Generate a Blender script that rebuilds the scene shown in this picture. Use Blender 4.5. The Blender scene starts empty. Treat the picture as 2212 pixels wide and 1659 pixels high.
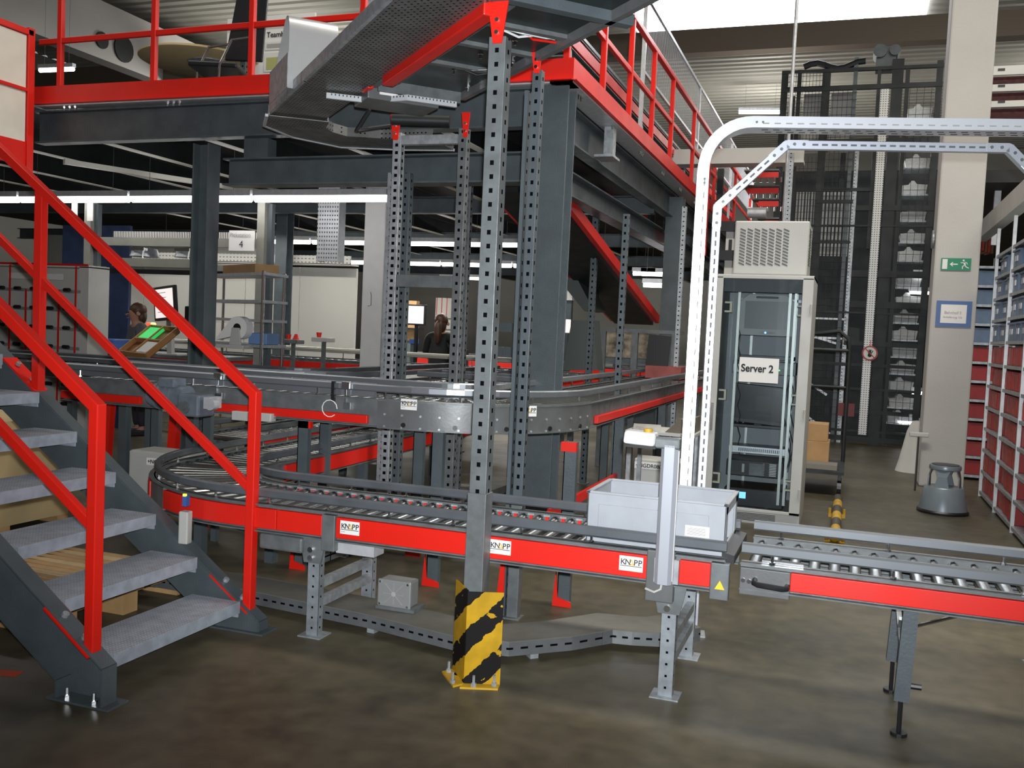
import bpy, bmesh, math, random
from mathutils import Vector as V, Matrix
PI = math.pi
sc = bpy.context.scene
C = sc.collection
rnd = random.Random(7)

# ---------------------------------------------------------------- camera, light, exposure
YAW, PITCH, ROLL, FPX, CAMH = .34, .056, .046, 2050.0, 1.5
_f = V((-math.sin(YAW)*math.cos(PITCH), math.cos(YAW)*math.cos(PITCH), -math.sin(PITCH)))
_r0 = V((math.cos(YAW), math.sin(YAW), 0)); _u0 = _r0.cross(_f)
_r = math.cos(ROLL)*_r0 + math.sin(ROLL)*_u0
_u = -math.sin(ROLL)*_r0 + math.cos(ROLL)*_u0
cd = bpy.data.cameras.new('camera'); cam = bpy.data.objects.new('camera', cd); C.objects.link(cam)
cd.sensor_width = 36; cd.lens = FPX/2212*36; cd.clip_start = .05; cd.clip_end = 200
m = Matrix((_r, _u, -_f)).transposed().to_4x4(); m.translation = (0, 0, CAMH)
cam.matrix_world = m
sc.camera = cam
sc.view_settings.view_transform = 'Standard'; sc.view_settings.look = 'None'
sc.view_settings.gamma = 1; sc.view_settings.use_curve_mapping = False
sc.view_settings.exposure = 0.0
w = bpy.data.worlds.new('world'); sc.world = w; w.use_nodes = True
w.node_tree.nodes['Background'].inputs[0].default_value = (.8, .9, 1, 1)
w.node_tree.nodes['Background'].inputs[1].default_value = .35

def lamp(kind, name, loc, power, color=(1, 1, 1), size=.1, size_y=None, rot=(0, 0, 0), cat='lamp', label=None, spread=None):
    l = bpy.data.lights.new(name, kind); l.energy = power; l.color = color
    if kind == 'AREA':
        l.size = size
        if size_y: l.shape = 'RECTANGLE'; l.size_y = size_y
        if spread: l.spread = spread
    else: l.shadow_soft_size = size
    o = bpy.data.objects.new(name, l); C.objects.link(o); o.location = loc; o.rotation_euler = rot
    return o
# the flash on top of the camera
fl = lamp('SPOT', 'camera_flash', (.03, -.02, 1.57), 1300, (.93, .96, 1), .02)
fl.data.spot_size = math.radians(96); fl.data.spot_blend = 1.0
fl.rotation_euler = (math.radians(96), 0, YAW-.06)
# daylight through the hall's roof lights, unseen roof sources, and rows under the deck
lamp('AREA', 'roof_light', (-1.8, 18.4, 7.85), 650, (.95, .97, 1), 6, 2.4)
lamp('AREA', 'roof_light', (1.8, 5.9, 7.8), 760, (1, .95, .85), 8, 1.4)  # unseen source, placed to brighten the floor behind the near conveyor
lamp('AREA', 'roof_light', (4.0, 11.5, 7.8), 250, (1, .97, .90), 7, 2)
lamp('AREA', 'roof_light', (-9.0, 5.5, 7.8), 160, (1, .97, .90), 9, 2)
for (x, y, p) in ((-7.5, 8.2, 105), (-7.5, 10.9, 60), (-7.5, 13.2, 160), (-7.5, 17.6, 140), (-2.6, 12.5, 10), (-6, 23, 90)):  # the second row has no fixture, added to brighten the partition
    lamp('AREA', 'under_deck_light', (x, y, 2.70), p, (1, .97, .9), 6 if x < -3 else 1.5, .08)
# added fill points without fixtures, brightening the roof sheet and the lift tower
for (x, y, z, p) in ((-2.4, 25, 5.8, 330), (4.5, 24, 5.8, 220), (-12, 18, 6.0, 240), (-11, 26, 5.8, 200), (1.9, 14.5, 4.6, 30), (-1.5, 16.8, 5.2, 60)):
    lamp('POINT', 'hall_fill_light', (x, y, z), p, (1, .97, .9), .6)

# ---------------------------------------------------------------- measuring helper: a pixel of the photo at a measured depth
def at(px, py, Y=None, Z=None, X=None):
    d = _r*((px-1106)/FPX) - _u*((py-829.5)/FPX) + _f
    if Y is not None: t = Y/d.y
    elif X is not None: t = X/d.x
    else: t = (Z-CAMH)/d.z
    return V((d.x*t, d.y*t, CAMH+d.z*t))

# ---------------------------------------------------------------- materials
MATS = {}
def lin(c): return tuple((x/12.92 if x <= .04045 else ((x+.055)/1.055)**2.4) for x in c)
def hx(s): return lin(tuple(int(s[i:i+2], 16)/255 for i in (0, 2, 4)))
def mat(name, col, rough=.5, metal=0, var=0, vscale=8, bump=0, bscale=60, emit=None, es=0, spec=.5, col2=None, coat=0):
    if name in MATS: return MATS[name]
    m = bpy.data.materials.new(name); m.use_nodes = True; nt = m.node_tree; b = nt.nodes['Principled BSDF']
    if isinstance(col, str): col = hx(col)
    b.inputs['Base Color'].default_value = (*col, 1); b.inputs['Roughness'].default_value = rough
    b.inputs['Metallic'].default_value = metal; b.inputs['Specular IOR Level'].default_value = spec
    if coat: b.inputs['Coat Weight'].default_value = coat
    if emit:
        b.inputs['Emission Color'].default_value = (*(hx(emit) if isinstance(emit, str) else emit), 1); b.inputs['Emission Strength'].default_value = es
    tc = nt.nodes.new('ShaderNodeTexCoord')
    if var:
        n = nt.nodes.new('ShaderNodeTexNoise'); n.inputs['Scale'].default_value = vscale; n.inputs['Detail'].default_value = 6
        nt.links.new(tc.outputs['Object'], n.inputs['Vector'])
        mx = nt.nodes.new('ShaderNodeMix'); mx.data_type = 'RGBA'
        c2 = (hx(col2) if isinstance(col2, str) else col2) if col2 else tuple(x*(1-var) for x in col)
        mx.inputs[6].default_value = (*c2, 1); mx.inputs[7].default_value = (*col, 1)
        mr = nt.nodes.new('ShaderNodeMapRange'); mr.inputs[1].default_value = .35; mr.inputs[2].default_value = .65
        nt.links.new(n.outputs['Fac'], mr.inputs[0]); nt.links.new(mr.outputs[0], mx.inputs[0])
        nt.links.new(mx.outputs[2], b.inputs['Base Color'])
        r2 = nt.nodes.new('ShaderNodeMapRange'); r2.inputs[3].default_value = min(1, rough+.12); r2.inputs[4].default_value = max(.05, rough-.08)
        nt.links.new(n.outputs['Fac'], r2.inputs[0]); nt.links.new(r2.outputs[0], b.inputs['Roughness'])
    if bump:
        n = nt.nodes.new('ShaderNodeTexNoise'); n.inputs['Scale'].default_value = bscale; n.inputs['Detail'].default_value = 4
        nt.links.new(tc.outputs['Object'], n.inputs['Vector'])
        bp = nt.nodes.new('ShaderNodeBump'); bp.inputs['Strength'].default_value = bump; bp.inputs['Distance'].default_value = .01
        nt.links.new(n.outputs['Fac'], bp.inputs['Height']); nt.links.new(bp.outputs[0], b.inputs['Normal'])
    MATS[name] = m
    return m
def nmath(nt, op, a, b=None, c=None):
    n = nt.nodes.new('ShaderNodeMath'); n.operation = op
    for i, v in enumerate((a, b, c)):
        if v is None: continue
        if isinstance(v, (int, float)): n.inputs[i].default_value = v
        else: nt.links.new(v, n.inputs[i])
    return n.outputs[0]
def perf(name, base, axis, pitch, duty, halfw, hole=(.004, .004, .005), off=0.0, alpha=False, rows=None):
    """sheet metal with a row of slots: along axis, every pitch, slots where the smaller cross coordinate is under halfw"""
    if name in MATS: return MATS[name]
    m = base.copy(); m.name = name; nt = m.node_tree; b = nt.nodes['Principled BSDF']
    tc = nt.nodes.new('ShaderNodeTexCoord'); sx = nt.nodes.new('ShaderNodeSeparateXYZ'); nt.links.new(tc.outputs['Object'], sx.inputs[0])
    i = 'XYZ'.index(axis); o = [k for k in range(3) if k != i]
    run = nmath(nt, 'FRACT', nmath(nt, 'ADD', nmath(nt, 'MULTIPLY', sx.outputs[i], 1/pitch), 100.25))
    mk = nmath(nt, 'LESS_THAN', run, duty)
    cr = [nmath(nt, 'ABSOLUTE', nmath(nt, 'SUBTRACT', sx.outputs[k], off)) for k in o]
    if rows:
        fr = [nmath(nt, 'LESS_THAN', nmath(nt, 'FRACT', nmath(nt, 'ADD', nmath(nt, 'MULTIPLY', sx.outputs[k], 1/rows), 50.5)), halfw) for k in o]
        mk2 = nmath(nt, 'MINIMUM', fr[0], fr[1])
    else:
        mk2 = nmath(nt, 'LESS_THAN', nmath(nt, 'MINIMUM', cr[0], cr[1]), halfw)
    mask = nmath(nt, 'MULTIPLY', mk, mk2)
    mx = nt.nodes.new('ShaderNodeMix'); mx.data_type = 'RGBA'; mx.inputs[7].default_value = (*hole, 1)
    bc = b.inputs['Base Color']
    if bc.is_linked: nt.links.new(bc.links[0].from_socket, mx.inputs[6])
    else: mx.inputs[6].default_value = bc.default_value
    nt.links.new(mask, mx.inputs[0]); nt.links.new(mx.outputs[2], bc)
    if alpha: nt.links.new(nmath(nt, 'SUBTRACT', 1.0, mask), b.inputs['Alpha'])
    else:
        nt.links.new(nmath(nt, 'MULTIPLY', nmath(nt, 'SUBTRACT', 1.0, mask), b.inputs['Metallic'].default_value), b.inputs['Metallic'])
        nt.links.new(nmath(nt, 'MULTIPLY', nmath(nt, 'SUBTRACT', 1.0, mask), .5), b.inputs['Specular IOR Level'])
    MATS[name] = m
    return m

RED = mat('red_paint', (.72, .014, .006), .38, var=.12, vscale=3, bump=.015, bscale=200)
REDA = mat('red_anodised_strip', (.70, .012, .008), .3, .15, var=.1, vscale=5)
DARK = mat('slate_steel_paint', (.085, .105, .115), .42, .05, var=.25, vscale=6, bump=.12, bscale=90)
STEEL = mat('dusty_grey_steel', (.155, .17, .172), .42, .2, var=.3, vscale=14, bump=.05)
PLATE = mat('graphite_plate', (.14, .147, .147), .36, .2, var=.2, vscale=9, bump=.04)
GALV = mat('galvanised_steel', (.42, .45, .47), .4, .4, var=.35, vscale=22, bump=.06)
GALVP = mat('galvanised_pale', (.62, .64, .66), .4, .4, var=.15, vscale=20)
ALU = mat('aluminium_profile', (.25, .27, .29), .3, .6, var=.2, vscale=3)
GRAIL = mat('grey_guide_profile', (.125, .138, .152), .35, .3, var=.25, vscale=7)
CHROME = mat('bright_metal', (.78, .79, .8), .18, 1)
ROLL_M = mat('roller_steel', (.36, .37, .36), .22, .9, var=.2, vscale=5)
BLACK = mat('black_plastic', (.012, .012, .014), .4)
SOOT = mat('soft_black_steel', (.02, .023, .024), .5, .3, var=.3, vscale=5)
WHITE = mat('white_powder_coat', (.62, .61, .57), .45, var=.06, vscale=3)
LGREY = mat('light_grey_enamel', (.48, .48, .45), .4, var=.06, vscale=5)
BRWHITE = mat('bright_white_profile', (.80, .83, .88), .3, .35, var=.08, vscale=12)
YEL = mat('yellow_paint', (.55, .32, .015), .5, var=.2, vscale=9)
PAPER = mat('white_paper', (.78, .77, .74), .6)
INK = mat('black_ink', (.012, .012, .014), .7)
GREYINK = mat('faded_grey_ink', (.35, .34, .33), .7)
CARD = mat('cardboard', (.42, .25, .11), .8, var=.2, vscale=6)
WOOD = mat('pine_wood', (.55, .34, .15), .65, var=.3, vscale=5, bump=.1)
CONC = mat('painted_concrete', (.50, .485, .46), .8, var=.08, vscale=1.4, bump=.15, bscale=45)
TUBE = mat('fluorescent_tube', (1, 1, 1), .5, emit=(1, .98, 1), es=9)
SCREEN = mat('lit_screen', (.5, .45, .45), .5, emit=(1, .88, .86), es=.9)
BLUEP = mat('blue_plastic', (.04, .12, .4), .45, var=.2)
SLATEB = mat('slate_blue_plastic', (.11, .17, .27), .4, var=.3, vscale=9)
REDBIN = mat('red_file_board', (.34, .012, .012), .5, var=.35, vscale=9, col2=(.24, .015, .008))
ORREDBIN = mat('orange_red_file_board', (.44, .028, .010), .5, var=.35, vscale=14)
GLASS = None
def glass():
    global GLASS
    if GLASS: return GLASS
    m = bpy.data.materials.new('clear_glass'); m.use_nodes = True; nt = m.node_tree
    for n in list(nt.nodes): nt.nodes.remove(n)
    o = nt.nodes.new('ShaderNodeOutputMaterial'); t = nt.nodes.new('ShaderNodeBsdfTransparent'); g = nt.nodes.new('ShaderNodeBsdfGlossy')
    t.inputs[0].default_value = (.9, .93, .94, 1); g.inputs['Roughness'].default_value = .03
    x = nt.nodes.new('ShaderNodeMixShader'); f = nt.nodes.new('ShaderNodeFresnel'); f.inputs[0].default_value = 1.45
    nt.links.new(f.outputs[0], x.inputs[0]); nt.links.new(t.outputs[0], x.inputs[1]); nt.links.new(g.outputs[0], x.inputs[2]); nt.links.new(x.outputs[0], o.inputs[0])
    GLASS = m
    return m
DARKPERF = perf('slotted_slate_upright', DARK, 'Z', .058, .34, .0075)
STEELPERF = perf('slotted_steel_upright', STEEL, 'Z', .058, .34, .0085)
GALVPERF = perf('punched_galvanised_upright', GALV, 'Z', .05, .22, .008)
LEGPERF = perf('punched_leg', mat('leg_steel', (.30, .33, .35), .42, .3, var=.3, vscale=20), 'Z', .05, .2, .005)
GALVX = perf('punched_galvanised_bar', GALV, 'X', .05, .3, .006)

# ---------------------------------------------------------------- mesh building
class MB:
    def __init__(s): s.v = []; s.f = []
    def add(s, vs, fs):
        k = len(s.v); s.v += [V(p) for p in vs]; s.f += [[i+k for i in f] for f in fs]; return s
    def bx(s, x0, x1, y0, y1, z0, z1):
        return s.add([(x, y, z) for x in (x0, x1) for y in (y0, y1) for z in (z0, z1)],
                     [(0, 1, 3, 2), (4, 6, 7, 5), (0, 4, 5, 1), (2, 3, 7, 6), (0, 2, 6, 4), (1, 5, 7, 3)])
    def box(s, c, d, rz=0, M=None):
        a = MB().bx(-d[0]/2, d[0]/2, -d[1]/2, d[1]/2, -d[2]/2, d[2]/2)
        R_ = M or Matrix.Rotation(rz, 3, 'Z')
        return s.add([R_@p+V(c) for p in a.v], a.f)
    def bar(s, p, q, w, h, up=(0, 0, 1), ofs=(0, 0)):
        p, q = V(p), V(q); t = (q-p).normalized(); up = V(up)
        sd = t.cross(up)
        if sd.length < 1e-4: sd = t.cross(V((0, 1, 0)))
        sd.normalize(); u = sd.cross(t).normalized()
        P = []
        for b in (p, q):
            for a_, c_ in ((-1, -1), (1, -1), (1, 1), (-1, 1)):
                P.append(b+sd*(a_*w/2+ofs[0])+u*(c_*h/2+ofs[1]))
        return s.add(P, [(3, 2, 1, 0), (4, 5, 6, 7), (0, 1, 5, 4), (1, 2, 6, 5), (2, 3, 7, 6), (3, 0, 4, 7)])
    def cyl(s, p, q, r, n=12, r2=None, caps=True):
        p, q = V(p), V(q); t = (q-p).normalized(); a = t.orthogonal().normalized(); b = t.cross(a)
        r2 = r if r2 is None else r2
        P = [p+(a*math.cos(2*PI*i/n)+b*math.sin(2*PI*i/n))*r for i in range(n)]+[q+(a*math.cos(2*PI*i/n)+b*math.sin(2*PI*i/n))*r2 for i in range(n)]
        F = [(i, (i+1) % n, n+(i+1) % n, n+i) for i in range(n)]
        if caps: F += [tuple(range(n))[::-1], tuple(range(n, 2*n))]
        return s.add(P, F)
    def tube(s, pts, r, n=8):
        pts = [V(p) for p in pts]
        rings = []; a = None
        for i, p in enumerate(pts):
            t = (pts[min(i+1, len(pts)-1)]-pts[max(i-1, 0)]).normalized()
            a = (t.orthogonal() if a is None else a-t*a.dot(t)).normalized(); b = t.cross(a)
            rings.append([p+(a*math.cos(2*PI*k/n)+b*math.sin(2*PI*k/n))*r for k in range(n)])
        F = [(i*n+k, i*n+(k+1) % n, (i+1)*n+(k+1) % n, (i+1)*n+k) for i in range(len(pts)-1) for k in range(n)]
        F += [tuple(range(n))[::-1], tuple(range((len(pts)-1)*n, len(pts)*n))]
        return s.add([p for r_ in rings for p in r_], F)
    def sweep(s, path, prof, closed=True, up=(0, 0, 1)):
        """prof: (sideways to the right of travel, up) points"""
        path = [V(p) for p in path]; n = len(prof); up = V(up); P = []
        for i, p in enumerate(path):
            t0 = (path[i]-path[i-1]).normalized() if i else None
            t1 = (path[i+1]-path[i]).normalized() if i < len(path)-1 else None
            t = ((t0 or t1)+(t1 or t0)).normalized()
            sd = t.cross(up).normalized(); k = 1/max(.35, t.dot(t0 or t1))
            u = sd.cross(t).normalized()
            P += [p+sd*(a*k)+u*b for a, b in prof]
        m_ = n if closed else n-1
        F = [(i*n+k, i*n+(k+1) % n, (i+1)*n+(k+1) % n, (i+1)*n+k) for i in range(len(path)-1) for k in range(m_)]
        if closed: F += [tuple(range(n))[::-1], tuple(range((len(path)-1)*n, len(path)*n))]
        return s.add(P, F)
    def lathe(s, c, prof, n=24, caps=True):
        c = V(c); P = []
        for r, z in prof: P += [c+V((r*math.cos(2*PI*k/n), r*math.sin(2*PI*k/n), z)) for k in range(n)]
        F = [(i*n+k, i*n+(k+1) % n, (i+1)*n+(k+1) % n, (i+1)*n+k) for i in range(len(prof)-1) for k in range(n)]
        if caps: F += [tuple(range(n))[::-1], tuple(range((len(prof)-1)*n, len(prof)*n))]
        return s.add(P, F)
    def prism(s, poly, d):
        poly = [V(p) for p in poly]; n = len(poly); d = V(d)
        return s.add(poly+[p+d for p in poly], [tuple(range(n))[::-1], tuple(range(n, 2*n))]+[(i, (i+1) % n, n+(i+1) % n, n+i) for i in range(n)])
    def ibeam(s, p, q, h, w_, tf=.014, tw=.010, up=(0, 0, 1)):
        s.bar(p, q, tw, h-2*tf, up); s.bar(p, q, w_, tf, up, (0, h/2-tf/2)); s.bar(p, q, w_, tf, up, (0, -h/2+tf/2)); return s
ORG = {}
def tag(o, label, cat, group=None, kind=None):
    o['label'] = label; o['category'] = cat
    if group: o['group'] = group
    if kind: o['kind'] = kind
    return o
def thing(name, label, cat, loc=(0, 0, 0), group=None, rz=0):
    o = bpy.data.objects.new(name, None); C.objects.link(o); o.location = loc; o.rotation_euler = (0, 0, rz); o.empty_display_size = .1
    ORG[o.name] = V(loc) if rz == 0 else V((0, 0, 0))
    return tag(o, label, cat, group)
def put(name, mb, mt, parent=None, smooth=False, bevel=0, label=None, local=False, loc=None, own=False):
    """one mesh object; coordinates are the room's unless local"""
    if own: org = V(((min(p.x for p in mb.v)+max(p.x for p in mb.v))/2, (min(p.y for p in mb.v)+max(p.y for p in mb.v))/2, min(p.z for p in mb.v)))
    elif parent is not None: org = V((0, 0, 0)) if local else ORG[parent.name]
    elif loc is not None: org = V(loc)
    else:
        xs = [p.x for p in mb.v]; ys = [p.y for p in mb.v]; zs = [p.z for p in mb.v]
        org = V(((min(xs)+max(xs))/2, (min(ys)+max(ys))/2, min(zs)))
    me = bpy.data.meshes.new(name); me.from_pydata([tuple(p-org) for p in mb.v], [], mb.f)
    b = bmesh.new(); b.from_mesh(me); bmesh.ops.recalc_face_normals(b, faces=b.faces); b.to_mesh(me); b.free()
    me.materials.append(mt)
    o = bpy.data.objects.new(name, me); C.objects.link(o)
    if smooth:
        for p in me.polygons: p.use_smooth = True
        md = o.modifiers.new('edges', 'EDGE_SPLIT'); md.split_angle = math.radians(38)
    if bevel:
        md = o.modifiers.new('bevel', 'BEVEL'); md.width = bevel; md.segments = 2; md.limit_method = 'ANGLE'; md.angle_limit = math.radians(50)
    if parent is not None:
        o.parent = parent; ORG[o.name] = org
        if own: o.location = org-ORG[parent.name]
    else: o.location = org; ORG[o.name] = org
    if label: o['label'] = label
    return o
def one(name, mb, mt, label, cat, group=None, **k):
    return tag(put(name, mb, mt, **k), label, cat, group)
def struct(name, mb, mt, **k):
    o = put(name, mb, mt, **k); o['kind'] = 'structure'; return o
def dup(root, loc=None, rz=None, label=None, group=None):
    def cp(o, par):
        c = o.copy(); C.objects.link(c)
        if par is not None: c.parent = par
        for ch in list(o.children): cp(ch, c)
        return c
    c = cp(root, None)
    if loc is not None: c.location = loc
    if rz is not None: c.rotation_euler = (0, 0, rz)
    if label: c['label'] = label
    if group: c['group'] = group
    return c
FONT_CACHE = {}
def text(name, body, size, O, R_, U, mt, parent, ext=.0008, bold=0, wscale=1.0, label=None):
    """lettering as a mesh lying in the plane of R_ and U, its left baseline at O"""
    cu = bpy.data.curves.new('t', 'FONT'); cu.body = body; cu.size = size; cu.extrude = ext; cu.offset = bold
    o = bpy.data.objects.new('t', cu); C.objects.link(o)
    bpy.context.view_layer.update()
    me = bpy.data.meshes.new_from_object(o.evaluated_get(bpy.context.evaluated_depsgraph_get()))
    bpy.data.objects.remove(o); R_ = V(R_).normalized(); U = V(U).normalized(); N = R_.cross(U)
    org = ORG[parent.name]
    for v in me.vertices: v.co = V(O)+R_*(v.co.x*wscale)+U*v.co.y+N*v.co.z-org
    me.materials.clear(); me.materials.append(mt); me.name = name
    ob = bpy.data.objects.new(name, me); C.objects.link(ob); ob.parent = parent; ORG[ob.name] = org
    if label: ob['label'] = label
    return ob
def arc(cx, cy, r, a0, a1, n, z): return [V((cx+r*math.cos(a0+(a1-a0)*i/n), cy+r*math.sin(a0+(a1-a0)*i/n), z)) for i in range(n+1)]
def octo(a, b, w_, h, c=.25):
    """rounded bar profile centred at (a,b)"""
    x, y = w_/2, h/2; k = c*min(w_, h)
    return [(a-x+k, b-y), (a+x-k, b-y), (a+x, b-y+k), (a+x, b+y-k), (a+x-k, b+y), (a-x+k, b+y), (a-x, b+y-k), (a-x, b-y+k)]
def rect(a0, a1, b0, b1): return [(a0, b0), (a1, b0), (a1, b1), (a0, b1)]

# ================================================================= SETTING
def floor_mat():
    m = bpy.data.materials.new('worn_concrete_floor'); m.use_nodes = True; nt = m.node_tree; b = nt.nodes['Principled BSDF']; b.inputs['Specular IOR Level'].default_value = .35
    tc = nt.nodes.new('ShaderNodeTexCoord')
    def noise(s, d, v=None):
        n = nt.nodes.new('ShaderNodeTexNoise'); n.inputs['Scale'].default_value = s; n.inputs['Detail'].default_value = d
        nt.links.new(tc.outputs['Object'], n.inputs['Vector']); return n.outputs['Fac']
    r = nt.nodes.new('ShaderNodeValToRGB'); r.color_ramp.elements[0].color = (.030, .0275, .018, 1); r.color_ramp.elements[1].color = (.128, .111, .070, 1)
    r.color_ramp.elements[0].position = .3; r.color_ramp.elements[1].position = .7
    mixv = nmath(nt, 'ADD', nmath(nt, 'MULTIPLY', noise(.9, 5), .6), nmath(nt, 'MULTIPLY', noise(9, 8), .4))
    nt.links.new(mixv, r.inputs[0]); nt.links.new(r.outputs[0], b.inputs['Base Color'])
    ro = nt.nodes.new('ShaderNodeMapRange'); ro.inputs[3].default_value = .32; ro.inputs[4].default_value = .6
    nt.links.new(noise(2.3, 4), ro.inputs[0]); nt.links.new(ro.outputs[0], b.inputs['Roughness'])
    bp = nt.nodes.new('ShaderNodeBump'); bp.inputs['Strength'].default_value = .06
    nt.links.new(noise(35, 6), bp.inputs['Height']); nt.links.new(bp.outputs[0], b.inputs['Normal'])
    return m
struct('floor', MB().bx(-20, 9, -3, 34, -.1, 0), floor_mat())
# corrugated roof sheet, ribs running across the hall
rb = MB(); y = -3.0; prof = []
while y < 33.9:
    prof += [(y, 8.0), (y+.12, 8.0), (y+.16, 8.04), (y+.28, 8.04)]; y += .32
prof.append((34, 8.0))
rb.add([(x, a, b) for x in (-20, 9) for a, b in prof], [(i, i+1, len(prof)+i+1, len(prof)+i) for i in range(len(prof)-1)])
struct('ceiling', rb, mat('roof_sheet', (.36, .35, .31), .5, .2, var=.1, vscale=1))
WALL = mat('hall_wall', (.25, .245, .22), .85, var=.1, vscale=.6)
struct('wall_back', MB().bx(-20, 9, 34, 34.2, 0, 8), WALL)
struct('wall_left', MB().bx(-20.2, -20, -3, 34, 0, 8), WALL)
struct('wall_right', MB().bx(9, 9.2, -3, 34, 0, 8), WALL)
struct('wall_front', MB().bx(-20, 9, -3.2, -3, 0, 8), WALL)

# ================================================================= MEZZANINE
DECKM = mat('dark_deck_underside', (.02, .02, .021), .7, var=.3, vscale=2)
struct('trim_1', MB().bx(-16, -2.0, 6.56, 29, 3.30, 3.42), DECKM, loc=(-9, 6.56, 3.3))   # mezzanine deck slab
struct('trim_2', MB().bx(-3.3, 4.0, -2.6, 4.5, 3.32, 3.42), DECKM, loc=(-1, 0, 3.3))     # unseen platform over the camera, added to shade the near floor
def fascia(name, label, p, q, ofs):
    t = thing(name, label, 'edge board', (p[0], p[1], 3.27))
    m = MB().bar(p, q, .006, .155, ofs=(ofs, .075)); m.bar(p, q, .06, .006, ofs=(ofs, 0))
    put('kick_plate', m, RED, t)
    b = MB(); d = (V(q)-V(p)); L = d.length; d.normalize(); n = V((d.y, -d.x, 0))
    b.bar(V(p)+V((0, 0, -.012)), V(q)+V((0, 0, -.012)), .17, .012, ofs=(-.085, 0))
    put('galvanised_edge_angle', b, GALVP, t)
    k = MB(); i = .35
    while i < min(L, 7):
        for j in (-.06, 0, .06):
            c = V(p)+d*(i+j)-n*.05; put('clamp_bolt', MB().cyl(c+V((0, 0, -.05)), c+V((0, 0, -.015)), .008, 6).cyl(c+V((0, 0, -.03)), c+V((0, 0, -.018)), .015, 6), CHROME, t)
        i += 1.1
fascia('red_edge_board', 'long red edge board of the platform behind the stairs', (-6.85, 6.5, 3.28), (-1.95, 6.5, 3.28), 0)
fascia('red_edge_board', 'red edge board of the platform running away above the right hand column', (-1.95, 6.5, 3.28), (-1.95, 24, 3.28), 0)
def railing(name, label, posts, mids, top, d, w_=.045):
    t = thing(name, label, 'railing', (*posts[0][:2], 3.3))
    for (x, y) in posts: put('post', MB().bar((x, y, 3.3), (x, y, 4.32), w_, w_, up=(0, 1, 0)), RED, t, bevel=.004)
    for (p, q) in mids: put('mid_rail', MB().bar(p, q, .035, .045), RED, t, bevel=.004)
    put('top_rail', MB().bar(*top, .05, .05), RED, t, bevel=.005)
railing('guard_railing', 'red guard railing along the front edge of the platform', [(-6.62, 6.56), (-5.62, 6.56), (-4.66, 6.56), (-3.66, 6.56), (-2.02, 6.56)],
        [((-6.85, 6.56, 3.83), (-1.99, 6.56, 3.86))], ((-6.85, 6.56, 4.34), (-1.99, 6.56, 4.34)), 0)
railing('guard_railing', 'red guard railing receding along the right side of the platform', [(-2.0, 7.5), (-2.0, 8.45), (-2.0, 9.45), (-2.0, 10.5), (-2.0, 12.0), (-2.0, 14.0), (-2.0, 16.5), (-2.0, 19)],
        [((-2.0, 6.6, 3.86), (-2.0, 24, 3.86))], ((-2.0, 6.6, 4.34), (-2.0, 24, 4.34)), 0)
# panelled gate at the left end of the platform
t = thing('panelled_gate', 'white panelled gate in a red frame at the upper left', 'gate', (-6.8, 6.0, 2.66))
put('panel', MB().bx(-6.815, -6.795, 5.2, 6.36, 2.93, 3.83), mat('cream_panel', (.74, .70, .62), .5, var=.05), t)
g = MB().bar((-6.8, 6.40, 2.62), (-6.8, 6.40, 3.90), .05, .07, up=(0, 1, 0)); put('post', g, RED, t, bevel=.004)
g = MB().bar((-6.8, 5.15, 3.86), (-6.8, 6.42, 3.86), .05, .05).bar((-6.8, 5.15, 3.37), (-6.8, 6.37, 3.37), .05, .03)
put('frame', g, RED, t, bevel=.004); put('kick_plate', MB().bx(-6.82, -6.79, 5.15, 6.37, 2.73, 2.93), RED, t)
# steel columns (wide-flange sections with base plates)
def hcol(x, y, z1, label, rz=0, s=.2):
    t = thing('steel_column', label, 'column', (x, y, 0))
    a = V((1, 0, 0)) if rz else V((0, 1, 0))
    put('shaft', MB().ibeam((x, y, .015), (x, y, z1), s, s, .015, .010, up=a), DARK, t, bevel=.003)
    b = MB().bx(x-.15, x+.15, y-.15, y+.15, 0, .018)
    put('base_plate', b, DARK, t)
    return t
hcol(-2.08, 6.62, 3.25, 'slate steel column under the corner of the platform', 0)
hcol(-5.19, 6.72, 2.94, 'slate steel column left of centre behind the upper conveyor', 1, .16)
hcol(-2.1, 11.6, 3.2, 'slate steel column under the platform, farther back beside the cabinet', 0)
hcol(-3.0, 8.9, 3.2, 'slate steel column seen between the slotted uprights', 0, .24)
hcol(-7.6, 11.6, 3.2, 'slate steel column deep under the platform beside the shelf rack', 0, .18)
def beam(label, p, q, h, w_, mt=DARK):
    one('steel_beam', MB().ibeam(p, q, h, w_, .014, .01), mt, label, 'beam', bevel=.002)
beam('deep slate beam right under the red edge board', (-6.9, 6.62, 3.10), (-2.14, 6.62, 3.12), .28, .12)
beam('slate cross beam joining the two platform columns at lower height', (-4.96, 6.72, 2.70), (-2.16, 6.64, 2.69), .22, .18)
beam('slate beam under the right edge of the platform, running away', (-2.17, 6.75, 3.10), (-2.17, 24, 3.10), .28, .12)
beam('second slate beam lower down, running away under the platform', (-2.3, 6.8, 2.72), (-2.3, 24, 2.72), .20, .16)
one('support_bracket', MB().bx(-4.78, -4.55, 6.66, 6.78, 2.80, 2.97), DARK, 'slate bracket block between the two beams beside the left column', 'bracket')
one('hanging_bracket', MB().bar((-2.03, 7.95, 3.26), (-2.03, 7.95, 3.0), .08, .10, up=(0, 1, 0)).bx(-2.11, -1.95, 7.75, 8.0, 2.98, 3.0), GALV, 'galvanised hanger bracket below the receding platform edge', 'bracket')
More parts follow.
